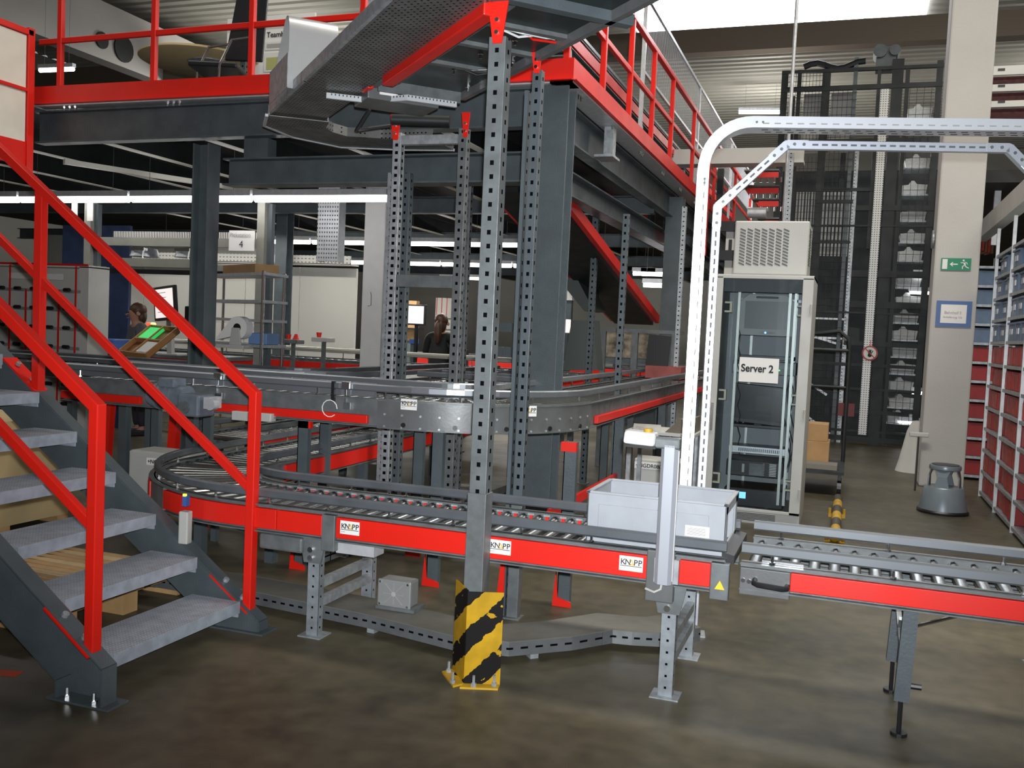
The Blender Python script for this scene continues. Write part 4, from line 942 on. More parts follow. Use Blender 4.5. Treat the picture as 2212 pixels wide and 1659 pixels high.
xa, xb, za, zb = quad(1586, 829, 1693, 921, E1)
t2 = thing('flat_monitor', 'black flat screen standing on the shelf of the server cabinet', 'monitor', ((xa+xb)/2, E1, za))
put('casing', MB().box(((xa+xb)/2, E1+.03, (za+zb)/2), (xb-xa, .03, zb-za), M=Matrix.Rotation(.05, 3, 'Y')), BLACK, t2, bevel=.006)
put('screen', MB().box(((xa+xb)/2, E1+.013, (za+zb)/2+.008), (xb-xa-.03, .004, zb-za-.05), M=Matrix.Rotation(.05, 3, 'Y')), mat('black_screen', (.012, .014, .014), .25), t2); put('foot', MB().bx((xa+xb)/2-.03, (xa+xb)/2+.03, E1+.02, E1+.05, .80, za+.02), BLACK, t2)
b = MB()
for k in range(5): b.tube([V((X0+.25+.07*k+.05*math.sin(i+k), yF+.24+.03*k, .81+.02*abs(math.sin(i*1.3+k)))) for i in range(7)], .005, 5)
one('loose_cables', b, LGREY, 'tangle of grey cables on the shelf under the flat screen', 'cables')
xa, xb, za, zb = quad(1575, 961, 1695, 985, E1-.04)
t2 = thing('patch_panel', 'pale patch panel with a row of sockets in the server cabinet', 'patch panel', ((xa+xb)/2, E1, za))
put('panel', MB().bx(xa, xb, E1-.05, E1+.2, za, zb), GALVP, t2)
for k in range(24): put('socket', MB().bx(xa+.03+k*(xb-xa-.06)/24, xa+.03+(k+.6)*(xb-xa-.06)/24, E1-.054, E1-.05, za+(zb-za)*.25, za+(zb-za)*.75), PAPER if k < 3 else STEEL, t2)
xa, xb, za, zb = quad(1570, 991, 1690, 1035, E1-.04)
t2 = thing('tower_server', 'black server with a column of bright drive slots in the cabinet', 'server', ((xa+xb)/2, E1, za))
put('casing', MB().bx(xa, xb, E1-.04, E1+.4, za, zb), BLACK, t2, bevel=.004)
for k in range(8): put('drive_slot', MB().bx(xb-.11, xb-.055, E1-.045, E1-.04, zb-.022-k*.0135, zb-.015-k*.0135), PAPER, t2)
for k in range(8): put('drive_light', MB().bx(xb-.165, xb-.15, E1-.045, E1-.04, zb-.022-k*.0135, zb-.015-k*.0135), GREYINK, t2)
put('grey_strip', MB().bx(xa+.13, xa+.15, E1-.046, E1-.04, za+.03, zb-.03), LGREY, t2); put('green_led', MB().bx(xa+.02, xa+.03, E1-.046, E1-.04, za+.02, za+.035), MATS['green_led'], t2)
put('speckled_grille', MB().bx(xa+.19, xa+.30, E1-.045, E1-.04, za+.01, zb-.02), perf('speckled_grille', STEEL, 'Z', .012, .5, .5, rows=.012), t2)
xa, xb, za, zb = quad(1565, 1050, 1690, 1106, E1-.04)
t2 = thing('battery_unit', 'black backup battery unit with small blue display at the cabinet bottom', 'rack device', ((xa+xb)/2, E1, .10))
put('casing', MB().bx(xa, xb, E1-.04, E1+.4, .101, zb), BLACK, t2, bevel=.01); q1 = quad(1597, 1062, 1610, 1077, E1-.045)
put('display', MB().bx(q1[0], q1[1], E1-.046, E1-.04, q1[2], q1[3]), mat('blue_display', (.1, .3, 1), .4, emit=(.15, .45, 1), es=2.2), t2)
# cooling unit on top
xa, xb, za, zb = -.965, -.37, 2.055, 2.50
t2 = thing('cooling_unit', 'grey louvred cooling unit on top of the server cabinet', 'cooling unit', ((xa+xb)/2, 8.4, ZT))
put('housing', MB().prism([(xa, 8.12, za), (xb, 8.12, za), (xb, 8.12, zb), (xa, 8.12, zb)], (0, .55, 0)), CAB, t2, bevel=.012)
for c in range(7):
    b = MB()
    for r in range(12):
        x = xa+.045+c*.058; z = zb-.06-r*.0255-c*.0
        b.add([(x, 8.117, z), (x+.045, 8.117, z-.018), (x+.045, 8.117, z-.030), (x, 8.117, z-.012)], [(0, 1, 2, 3)]); b.add([(x, 8.1195, z), (x+.045, 8.1195, z-.018), (x+.045, 8.1195, z-.030), (x, 8.1195, z-.012)], [(0, 1, 2, 3)])
    put('louvre_column', b, mat('louvre_shadow', (.10, .10, .095), .7), t2)
b = MB()
for r in range(14): b.bx(xb, xb+.003, 8.2, 8.45, za+.1+r*.022, za+.108+r*.022)
put('side_louvres', b, MATS['louvre_shadow'], t2)

# ================================================================= CONCRETE COLUMN, SIGNS, STOOL
one('concrete_column', MB().bx(.80, 1.25, 11.30, 11.75, 0, 8), CONC, 'pale painted concrete column with two signs on it', 'column', bevel=.02)
t = thing('exit_sign', 'green emergency exit sign on the concrete column', 'sign', (1.03, 11.29, 2.37))
a0, a1, b0, b1 = .87, 1.165, 2.37, 2.50
GRN = mat('sign_green', (.01, .22, .11), .4)
put('panel', MB().bx(a0, a1, 11.285, 11.298, b0, b1), GRN, t)
put('white_panel', MB().bx(a0+.012, a0+.062, 11.282, 11.285, b0+.012, b1-.012), PAPER, t)
ym = (b0+b1)/2
put('arrow', MB().add([(a0+.085, 11.283, ym), (a0+.115, 11.283, ym+.025), (a0+.12, 11.283, ym+.018), (a0+.106, 11.283, ym+.006), (a0+.165, 11.283, ym+.006), (a0+.165, 11.283, ym-.006), (a0+.106, 11.283, ym-.006), (a0+.12, 11.283, ym-.018), (a0+.115, 11.283, ym-.025)], [(0, 1, 2, 3), (3, 4, 5, 6), (6, 7, 8, 0), (0, 3, 6)]), PAPER, t)
m = MB(); cx = a0+.225
m.cyl((cx-.006, 11.284, ym+.042), (cx-.006, 11.282, ym+.042), .010, 12)
for p, q, w_ in (((cx, ym+.03), (cx+.01, ym-.01), .018), ((cx, ym+.027), (cx-.022, ym+.012), .008), ((cx-.022, ym+.012), (cx-.032, ym+.022), .007), ((cx+.002, ym+.025), (cx+.028, ym+.015), .008), ((cx+.028, ym+.015), (cx+.034, ym+.0), .007),
                 ((cx+.008, ym-.01), (cx-.014, ym-.022), .010), ((cx-.014, ym-.022), (cx-.012, ym-.05), .009), ((cx+.01, ym-.01), (cx+.026, ym-.03), .010), ((cx+.026, ym-.03), (cx+.05, ym-.04), .009)):
    m.bar((p[0], 11.283, p[1]), (q[0], 11.283, q[1]), .002, w_, up=V((-(q[1]-p[1]), 0, q[0]-p[0])))
put('running_figure', m, PAPER, t)
t = thing('framed_notice', 'blue framed paper notice on the concrete column', 'sign', (1.02, 11.29, 1.77))
put('frame', MB().bx(.855, 1.205, 11.285, 11.298, 1.76, 2.04), mat('blue_frame', (.06, .13, .33), .45), t); put('paper', MB().bx(.90, 1.155, 11.281, 11.285, 1.80, 2.00), PAPER, t)
text('lettering', 'Bahnhof 3', .042, (.935, 11.279, 1.90), (1, 0, 0), (0, 0, 1), GREYINK, t); text('lettering', 'Anlieferung 10a', .03, (.925, 11.279, 1.855), (1, 0, 0), (0, 0, 1), GREYINK, t)
one('round_disc', MB().cyl((.795, 11.5, 2.72), (.775, 11.5, 2.72), .10, 20), GALV, 'round metal disc on the left side of the concrete column', 'disc')
t = thing('step_stool', 'round grey two-step rolling stool beside the column', 'step stool', (.90, 9.6, 0))
STO = mat('stool_grey', (.20, .24, .27), .3, .2, var=.1)
put('base_bell', MB().lathe((.90, 9.6, 0), [(.215, .02), (.205, .06), (.175, .235), (.165, .245), (.02, .245)], 32), STO, t, smooth=True)
put('rubber_ring', MB().lathe((.90, 9.6, 0), [(.19, 0.0), (.222, .0), (.226, .02), (.215, .035), (.2, .03)], 32, False), BLACK, t, smooth=True)
for a in (-PI*.5, 0, PI*.5, PI):
    c, s = math.cos(a-.25), math.sin(a-.25); r0, r1 = .135, .118
    pts = []
    for r, z, h in ((.150, .245, .065), (.140, .34, .04), (.130, .41, .07)):
        for sg in (-1, 1): pts.append(V((.90+r*math.cos(a-.25+sg*h/r), 9.6+r*math.sin(a-.25+sg*h/r), z)))
    pin = [V((.90+(p.x-.90)*.93, 9.6+(p.y-9.6)*.93, p.z)) for p in pts]
    put('leg', MB().add(pts+pin, [(0, 1, 3, 2), (2, 3, 5, 4), (6, 8, 9, 7), (8, 10, 11, 9), (0, 2, 8, 6), (2, 4, 10, 8), (1, 7, 9, 3), (3, 9, 11, 5)]), STO, t)
put('top_step', MB().lathe((.90, 9.6, 0), [(.128, .40), (.136, .405), (.138, .43), (.132, .445), (.02, .447)], 32), STO, t, smooth=True)
put('step_tread', MB().lathe((.90, 9.6, 0), [(.12, .446), (.12, .450), (.02, .451)], 32), BLACK, t)
t = thing('floor_squeegee', 'grey squeegee leaning upside down on the concrete column', 'squeegee', (.80, 10.9, 0))
put('handle', MB().cyl((.74, 10.9, 0), (.76, 11.18, .55), .010, 8), BLACK, t); put('head', MB().box((.765, 11.2, .575), (.20, .04, .05)), LGREY, t, bevel=.01)
one('plastic_sheet_cone', MB().lathe((.83, 12.6, 0), [(.22, 0), (.18, .15), (.11, .5), (.06, .62), (.01, .63)], 20), WHITE, 'pale cone-shaped cover on the floor behind the column', 'cover', smooth=True)
# yellow impact rail on the floor
t = thing('floor_bump_rail', 'yellow and black tube rail fixed on the floor of the aisle', 'bump rail', (-.02, 8.3, 0))
for k in range(6): put('tube_section', MB().cyl((-.02, 7.45+k*.32, .075), (-.02, 7.77+k*.32, .075), .04, 14), YEL if k % 2 == 0 else mat('worn_black_band', (.05, .045, .03), .6), t, smooth=True)
for y in (7.5, 8.75): put('foot', MB().bx(-.09, .05, y-.03, y+.03, 0, .03).cyl((-.08, y, .03), (-.08, y, .075), .012, 8).cyl((.04, y, .03), (.04, y, .075), .012, 8), YEL, t)

# ================================================================= SHELF RACKS WITH FILE BOXES
def rack(label, x, ys, zt, rows, depth=.45, xr=None):
    t = thing('shelf_rack', label, 'shelf rack', (x+depth/2, (ys[0]+ys[-1])/2, 0))
    for y in ys:
        for xx in (x, x+depth): put('upright', MB().bx(xx-.015, xx+.015, y-.015, y+.015, 0, zt), GALVP, t)
    for z in rows: put('shelf', MB().bx(x-.01, x+depth, ys[0], ys[-1], z-.03, z), GALV, t)
    return t
XR = 1.37
Zr = [.06+.222*k for k in range(12)]
rack('galvanised shelf rack full of red and blue file boxes along the right edge', XR, [6.9, 7.85, 8.87, 9.9, 10.95], 2.78, Zr)
rack('second galvanised shelf rack with file boxes, beyond the concrete column', XR-.05, [12.25, 13.3, 14.35], 2.78, Zr)
def filebox(name, m1, label, cat, group, w_=.30):
    t = thing(name, label, cat, (0, 0, 0), group)
    put('box', MB().bx(0, .40, -w_/2, w_/2, 0, .168), m1, t, bevel=.004, local=True)
    return t
fr_ = filebox('file_box', REDBIN, 'red file box standing in the shelf rack at the right', 'box', 'red file boxes in the shelf racks')
f = MB()
for k in range(3): f.bx(-.004, 0, -.13+k*.095, -.05+k*.095, .01, .15)
put('spine', f, ORREDBIN, fr_, local=True)
fb_ = filebox('storage_bin', SLATEB, 'slate blue storage bin standing in the upper shelves at the right', 'bin', 'blue bins in the shelf racks')
put('card_slot', MB().bx(-.006, 0, -.06, .06, .06, .11), GALVP, fb_, local=True)
put('rim', MB().bx(-.012, .41, -.155, .155, .150, .168), SLATEB, fb_, local=True)
first = {id(fr_): True, id(fb_): True}
def stock(x, y0, y1, i, red):
    src = fr_ if red else fb_; n = 3; st = (y1-y0)/n
    for k in range(n):
        yy = y0+st*(k+.5)
        L = (x+.02+rnd.uniform(-.015, .02), yy, Zr[i]+.001)
        if first.pop(id(src), None): src.location = L
        else: dup(src, L, rnd.uniform(-.03, .03))
for (x, ys) in ((XR, (7.87, 8.85, 9.88, 10.93)), (XR-.05, (12.27, 13.28, 14.33))):
    for a, b in zip(ys, ys[1:]):
        for i in range(11):
            if x == XR and a < 8 and i < 3: continue
            stock(x, a+.01, b-.0, i, i < 7)
one('steel_beam', MB().bar((1.42, 6.6, 2.95), (1.42, 12.9, 2.95), .12, .20), LGREY, 'pale grey beam along the top of the right hand shelf rack', 'beam')
# shelving on the level above, right of the column
t = thing('upper_shelf', 'white shelving with red and black contents high up, right of the column', 'shelf', (2.0, 13.4, 3.6))
for i, (y0_, y1_) in enumerate(((140, 163), (180, 198), (216, 232))):
    a = at(2132, y1_, Y=13.4); b = at(2212, y0_, Y=13.4)
    m = put('shelf_beam', MB().bx(a.x, a.x+1.6, 13.4, 13.44, a.z, b.z-.0), WHITE, t)
    put('slots', MB().bx(a.x+.12, a.x+.2, 13.395, 13.4, a.z+.05, a.z+.08).bx(a.x+.42, a.x+.5, 13.395, 13.4, a.z+.05, a.z+.08).bx(a.x+.9, a.x+.98, 13.395, 13.4, a.z+.05, a.z+.08), BLACK, m)
    put('stored_stack', MB().bx(a.x+.02, a.x+1.6, 13.5, 13.9, a.z-.13, a.z+.0), mat('dark_red_stack', (.09, .01, .01), .6, var=.5, vscale=20), t)
put('back_post', MB().bx(1.30, 1.36, 13.9, 13.96, 3.55, 5.3).bx(2.8, 2.86, 13.9, 13.96, 3.55, 5.3), DARK, t)
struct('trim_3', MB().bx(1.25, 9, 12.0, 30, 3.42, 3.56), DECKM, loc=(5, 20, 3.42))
for k, (px, py) in enumerate(((2190, 365), (2165, 330))):
    a = at(px, py, Y=12.8)
one('steel_post', MB().bx(1.50, 1.57, 12.6, 12.67, 2.78, 3.42), GALVP, 'pale post above the second shelf rack', 'post')
for k in range(5):
    z = 2.85+.0; 
for k in range(6):
    one('file_binder', MB().box((1.36+.05*k, 13.1+.12*k, 2.90), (.03, .25, .26), .2), ORREDBIN if k % 2 == 0 else mat('brown_binder', (.16, .07, .03), .6), 'orange red or brown binder standing on top of the second rack', 'binder', 'binders on top of the second rack')

# ================================================================= VERTICAL LIFT BEHIND THE AISLE
t = thing('lift_tower', 'tall black steel lift tower behind the aisle', 'lift tower', (-.1, 15.9, 0))
BLK = SOOT
def vp(x, z0, z1, w_, m_=BLK, nm_='post', y=15.6, d=.06): return put(nm_, MB().bx(x-w_/2, x+w_/2, y-d/2, y+d/2, z0, z1), m_, t)
put('back_panel', MB().bx(-1.3, 1.2, 16.8, 16.83, .0, 4.4), BLK, t)  # added dark sheet standing in for the gloom behind the tower
vp(-1.22, 0, 5.75, .10); vp(-1.0, 0, 5.75, .06); vp(-.60, 0, 5.75, .12); vp(-.18, 0, 5.9, .06, DARK); vp(.16, 3.0, 5.75, .05); vp(.42, 0, 5.85, .16); vp(.56, 0, 5.7, .06); vp(1.0, 0, 5.8, .09); vp(1.2, 0, 5.8, .05, y=16.4); vp(-1.15, 0, 5.6, .06, y=16.6); vp(-.3, 0, 5.6, .08, y=16.6)
WP = perf('fine_perforated_white_rail', mat('white_rail', (.62, .62, .60), .4, .2), 'Z', .035, .35, .4, hole=(.08, .08, .08), rows=.035)
vp(-.085, 0, 4.6, .06, GALVPERF, 'guide_rail'); vp(.255, .15, 5.4, .12, WP, 'perforated_rail', y=15.55, d=.02)
for z, (xa, xb), h in ((5.72, (-1.27, 1.05), .05), (5.45, (-1.25, 1.05), .07), (4.85, (-.65, 1.05), .05), (4.62, (-1.25, 1.05), .10), (3.9, (-.65, .3), .05), (3.72, (-.65, -.1), .05), (3.35, (-1.0, 1.05), .03), (3.62, (-.05, 1.05), .08), (3.10, (-1.0, -.1), .04), (2.62, (-.05, 1.05), .10), (2.15, (-.05, 1.05), .10), (2.02, (-1.0, 1.05), .03),
               (1.55, (-.1, 1.05), .07), (1.22, (-1.0, 1.05), .05), (.85, (-1.0, 1.05), .04), (.5, (-.1, .9), .06), (.08, (-1.2, 1.05), .08), (.2, (-.6, .9), .04)):
    put('cross_beam', MB().bx(xa, xb, 15.56, 15.62, z-h/2, z+h/2), BLK, t)
for (xa, xb, z0, z1, s_) in ((-1.2, -.62, 4.6, 5.7, .05), (-.56, -.14, 0.1, 5.4, .07), (.60, .98, .2, 5.4, .10), (-.98, -.62, 2.3, 4.4, .06)):
    b = MB(); x = xa
    while x < xb: b.bx(x, x+.006, 15.54, 15.546, z0, z1); x += s_
    z = z0
    while z < z1: b.bx(xa, xb, 15.54, 15.546, z, z+.006); z += s_*1.6
    put('mesh_screen', b, BLK, t)
for (z0, z1) in ((4.95, 5.42), (4.5, 4.55), (4.7, 4.83)):
    for x0_ in (-.93, -.52): put('grey_panel', MB().bx(x0_, x0_+.33, 15.75, 15.77, z0, z1), mat('tower_panel', (.26, .26, .25), .5) if z0 > 4.9 else WHITE, t)
put('cable_hose', MB().tube([V((-.95+.1*k, 15.6, 5.80+.05*math.sin(k*.9))) for k in range(10)], .05, 8), BLK, t)
put('hoist_motor', MB().bx(.10, .38, 15.6, 15.9, 5.72, 6.05).cyl((.15, 15.55, 5.98), (.15, 15.9, 5.98), .10, 14).cyl((.36, 15.55, 5.98), (.36, 15.9, 5.98), .08, 14), DARK, t)
put('hoist_motor', MB().bx(-.03, .03, 15.55, 15.6, .4, .5).bx(-.12, .12, 15.5, 15.6, .42, .62), mat('dark_red_motor', (.16, .03, .03), .5), t)
put('carriage', MB().prism([(-.15, 15.6, 1.55), (.12, 15.6, 1.55), (.12, 15.6, 1.78), (-.05, 15.6, 1.80)], (0, .4, 0)), BLK, t)
for (pa, pb) in (((-1.0, 1.75), (-.15, 1.52)), ((-1.0, 1.15), (-.3, .72)), ((-.95, .62), (-.2, .1))): put('diagonal_brace', MB().bar((pa[0], 15.7, pa[1]), (pb[0], 15.7, pb[1]), .03, .035), GALVP, t)
for z in (1.9, 1.6, 1.42): put('cross_rail', MB().bx(-1.0, -.1, 15.68, 15.7, z, z+.03), GALVP, t)
for k in range(8): put('slat', MB().bx(-.55+.055*k, -.52+.055*k, 15.8, 15.82, 2.9, 3.9), LGREY, t)
for k in range(7): put('slat', MB().bx(-.95+.045*k, -.925+.045*k, 15.8, 15.82, 2.9, 3.9), LGREY, t)
# totes riding in the lift
bt = thing('lift_tote', 'pale tote waiting in the right shaft of the lift tower', 'tote', (0, 0, 0), 'pale totes in the lift shaft')
put('tub', MB().add([(-.15, 0, .0), (.17, 0, .0), (.19, 0, .14), (.04, 0, .15), (.0, 0, .20), (-.04, 0, .20), (-.08, 0, .14), (-.17, 0, .13), (-.15, .4, .0), (.17, .4, .0), (.19, .4, .14), (.04, .4, .15), (.0, .4, .20), (-.04, .4, .20), (-.08, .4, .14), (-.17, .4, .13)],
    [(0, 1, 2, 3, 4, 5, 6, 7), (15, 14, 13, 12, 11, 10, 9, 8)]+[(i, (i+1) % 8, 8+(i+1) % 8, 8+i) for i in range(8)]), mat('pale_tote', (.55, .57, .57), .5, var=.2, vscale=30), bt, local=True)
put('carrier', MB().bx(-.2, .21, -.01, .42, -.025, -.0), GALV, bt, local=True)
zz = [.36, .60, .86, 1.12, 1.38, 1.64, 1.90, 2.16, 2.44, 2.85, 3.12, 3.45, 3.85, 4.25, 4.75, 5.0]
for i, z in enumerate(zz):
    if i == 0: bt.location = (.77, 15.72, z)
    else: dup(bt, (.77+.012*math.sin(i*2), 15.72, z))
for k, (px, py, L) in enumerate(((1962, 632, .42), (1972, 595, .2), (1968, 848, .3), (1941, 912, .45), (1945, 664, .0))):
    if L: p = at(px, py, Y=15.7); batten(p, p+V((L, 0, 0)), ['bright short tube lamp high in the lift shaft', 'small tube lamp above the bright one in the lift shaft', 'lit tube lamp low in the lift shaft', 'lowest lit tube lamp in the lift shaft'][k], 'tube lamps in the lift shaft', .02, .022, top=None)
# prohibition sign
c = at(1879, 763, Y=15.5); t = thing('prohibition_sign', 'round white sign with red ring and hand on the lift tower', 'sign', tuple(c))
put('ring', MB().cyl(c, c+V((0, .01, 0)), .115, 28), mat('sign_red', (.45, .05, .05), .5), t); put('disc', MB().cyl(c-V((0, .003, 0)), c, .092, 28), PAPER, t)
m = MB().cyl(c+V((0, -.006, -.03)), c+V((0, -.003, -.03)), .03, 12)
for a in (-.5, -.22, 0, .22, .6): m.bar(c+V((.02*math.sin(a), -.004, -.02)), c+V((.075*math.sin(a), -.004, -.02+.075*math.cos(a))), .002, .012, up=V((math.cos(a), 0, -math.sin(a))))
put('hand', m, INK, t); put('slash', MB().bar(c+V((-.07, -.007, .07)), c+V((.07, -.007, -.07)), .002, .014, up=(1, 0, 1)), MATS['sign_red'], t)
put('hanger', MB().bar(c+V((0, 0, .11)), c+V((0, 0, .2)), .01, .05, up=(0, 1, 0)), RED, t)
# transport cart left of the tower
t = thing('transport_cart', 'dark tubular transport cart loaded with cardboard beside the server cabinet', 'cart', (-.35, 10.4, 0))
put('push_bar', MB().tube([(-.42, 10.9, .25), (-.42, 10.9, 1.50), (-.38, 10.9, 1.62), (-.12, 10.9, 1.66), (-.02, 10.9, 1.58), (0, 10.9, 1.45), (0, 10.9, .22)], .022, 8), SOOT, t, smooth=True)
put('cross_tube', MB().cyl((-.42, 10.9, 1.45), (0, 10.9, 1.45), .018, 8).cyl((-.42, 10.9, 1.05), (0, 10.9, 1.05), .014, 8), SOOT, t)
put('platform', MB().bx(-.75, .02, 9.9, 10.95, .22, .25), SOOT, t)
for (x, y) in ((-.02, 10.0), (-.02, 10.85), (-.65, 10.0), (-.65, 10.85)): put('wheel', MB().cyl((x-.02, y, .08), (x+.02, y, .08), .08, 16).bx(x-.015, x+.015, y-.02, y+.02, .12, .22), BLACK, t)
one('cardboard_box', MB().bx(-.55, -.14, 10.3, 10.7, .251, .50), CARD, 'lower cardboard box on the transport cart', 'cardboard box', bevel=.004)
one('cardboard_box', MB().bx(-.5, -.16, 10.32, 10.66, .501, .68), CARD, 'upper cardboard box on the transport cart', 'cardboard box', bevel=.004)
one('flat_parcel', MB().bx(-.6, -.05, 10.0, 10.28, .251, .30), mat('dusty_parcel', (.2, .19, .16), .7), 'flat dusty parcel at the front of the transport cart', 'parcel')

# ================================================================= HALL ABOVE
girder = MB().bar((-14.2, 12.0, 6.95), (-14.2, 33.9, 6.95), .35, 1.1)
struct('trim_4', girder, CONC)
for k, (px, py) in enumerate(((221, 87), (268, 106))):
    p = at(px, py, X=-14.0); one('girder_opening', MB().cyl((-14.02, p.y, p.z), (-13.99, p.y, p.z), (.16, .26)[k], 20), SOOT, ['round dark opening in the roof girder, left one', 'round dark opening in the roof girder, right one'][k], 'opening')
struct('trim_5', MB().bar((-19, 16.8, 6.62), (8.9, 16.8, 6.62), .3, .40), mat('brown_beam', (.14, .115, .088), .8))
SKY = mat('skylight_glow', (.8, .85, .9), .6, emit=(.93, .96, 1), es=6)
for k in range(5):
    struct('window_%d' % (k+1), MB().bx(-4.65+k*1.14, -3.58+k*1.14, 17.4, 20.9, 7.92, 7.95), SKY)
def ceil_lamp(px0, px1, py0, py1, Z, label):
    a = at(px0, py0, Z=Z); b = at(px1, py1, Z=Z)
    batten(a, b, label, 'tube lamps under the hall roof', .09, .06, top=8.0)
    for p in (a, b):
        pass
ceil_lamp(1505, 1733, 80, 75, 7.3, 'long lit tube under the hall roof at the upper right')
ceil_lamp(1595, 1688, 241, 241, 7.3, 'farther lit tube under the hall roof left of the lift tower')
p = at(85, 152, Y=12); q = at(160, 149, Y=12); batten(p, q, 'lit tube lamp at the upper left beside the gate', 'tube lamps under the hall roof', .05, .035, top=8.0)
one('ceiling_pole', MB().cyl((at(1722, 0, Y=12.5).x, 12.5, 0), (at(1722, 0, Y=12.5).x, 12.5, 8), .022, 10), GALVP, 'thin shiny pole from floor to roof behind the server cabinet', 'pole')
one('slotted_post', MB().bx(-.87, -.80, 12.3, 12.36, 0, 3.85), GALVPERF, 'grey slotted post behind the cooling unit', 'post')
one('cable_tray', MB().bx(-2.5, -.72, 13.0, 13.03, 3.9, 4.06).bx(-2.5, -.72, 13.0, 13.3, 3.86, 3.9), perf('perforated_wall_tray', WHITE, 'X', .055, .4, .2, hole=(.2, .19, .17), rows=.07), 'white perforated cable tray high behind the portal', 'cable tray')
# white mesh fence above the receding railing
t = thing('mesh_fence', 'pale wire mesh fence above the receding railing', 'fence', (-1.75, 12, 3.5))
b = MB(); y = 10.2
while y < 22: b.bx(-2.28, -2.277, y, y+.003, 4.35, 5.15); y += .06
put('wires', b, GALVP, t)
put('frame', MB().bar((-2.28, 10.2, 5.15), (-2.28, 22, 5.15), .03, .04).bar((-2.28, 10.2, 4.35), (-2.28, 22, 4.35), .03, .03), GALVP, t)
for y in (10.2, 14, 18, 22): put('post', MB().bar((-2.28, y, 3.42), (-2.28, y, 5.15), .04, .04, up=(0, 1, 0)), GALVP, t)
# conveyor on the platform behind the receding railing
t = conveyor('roller_conveyor', 'roller conveyor on the platform seen through the receding railing', [(-2.75, 7.2), (-2.75, 20)], .6, 4.1, .15, red=(1, 0), redz=(-.12, -.02), guide=(1, 0), posts=1.2, maxr=80)
for y in (8, 11, 14, 17): put('leg', MB().bx(-2.48, -2.43, y-.03, y+.03, 3.42, 3.98).bx(-3.08, -3.03, y-.03, y+.03, 3.42, 3.98), GALVPERF, t)
# chair, round table and board on the platform
t = thing('visitor_chair', 'black chair with chrome frame standing on the platform', 'chair', (-5.75, 7.9, 3.42))
SE = mat('black_leather', (.012, .012, .014), .35)
bx_, by_ = -5.78, 7.75
put('seat', MB().box((bx_-.12, by_+.05, 3.88), (.46, .48, .05), .35), SE, t, bevel=.015)
put('backrest', MB().prism([(bx_-.02, by_-.0, 3.95), (bx_+.32, by_+.12, 3.95), (bx_+.36, by_+.13, 4.62), (bx_+.1, by_+.02, 4.64)], (.02, -.04, 0)), SE, t, bevel=.012)
for (dx, dy) in ((-.36, -.02), (.02, -.18)):
    put('leg', MB().tube([(bx_+dx, by_+dy, 3.43), (bx_+dx+.03, by_+dy, 3.86), (bx_+dx+.12, by_+dy+.05, 4.10), (bx_+dx+.30, by_+dy+.12, 4.14)], .012, 8), CHROME, t, smooth=True)
for (dx, dy) in ((-.25, .25), (.16, .12)): put('leg', MB().tube([(bx_+dx, by_+dy, 3.43), (bx_+dx, by_+dy, 3.86)], .012, 8), CHROME, t)
t = thing('round_table', 'round pale wood table on the platform, seen from below', 'table', (-6.55, 8.35, 3.42))
put('table_top', MB().lathe((-6.55, 8.35, 0), [(.60, 4.13), (.62, 4.14), (.62, 4.155), (.60, 4.165)], 40), mat('beech_top', (.55, .42, .22), .5, var=.08), t, smooth=True)
put('top_plate', MB().cyl((-6.45, 8.35, 4.12), (-6.45, 8.35, 4.13), .22, 24), GALV, t); put('pedestal', MB().cyl((-6.45, 8.35, 3.45), (-6.45, 8.35, 4.12), .045, 14), GALV, t); put('foot_plate', MB().cyl((-6.45, 8.35, 3.421), (-6.45, 8.35, 3.445), .3, 24), GALV, t)
t = thing('notice_board', 'white team board with printed sheets on the platform', 'board', (-5.75, 8.52, 3.43))
put('board', MB().bx(-6.35, -5.3, 8.5, 8.53, 3.43, 4.62), PAPER, t)
text('lettering', 'Teamboard', .075, (-5.86, 8.495, 4.40), (1, 0, 0), (0, 0, 1), INK, t, bold=.001)
for (x, z, w2, h2) in ((-5.88, 4.27, .3, .08), (-5.88, 4.05, .3, .19), (-5.88, 3.9, .28, .1)):
    s_ = put('printed_sheet', MB().bx(x, x+w2, 8.492, 8.496, z, z+h2), mat('sheet_tint', (.68, .68, .62), .6), t)
    put('printed_block', MB().bx(x+.03, x+.2, 8.489, 8.492, z+.02, z+h2*.75), mat('olive_print', (.40, .40, .15), .6) if h2 > .15 else GREYINK, s_)
upright('slotted post beside the team board on the platform', -5.98, 8.3, 5.3, .06, DARKPERF, z0=3.42)
upright('slotted post on the platform behind the rolled sheet', -4.55, 8.3, 5.3, .07, GALVPERF, z0=3.42)
t = thing('hall_panel', 'dark red framed panel on the platform at the upper left', 'panel', (-9.6, 9.4, 3.42)); put('panel', MB().bx(-10.0, -8.4, 9.4, 9.43, 3.42, 4.22), mat('dull_maroon', (.12, .04, .03), .6), t); put('edge', MB().bx(-8.42, -8.38, 9.38, 9.42, 3.42, 4.24).bx(-10, -8.4, 9.38, 9.42, 4.2, 4.24), LGREY, t)

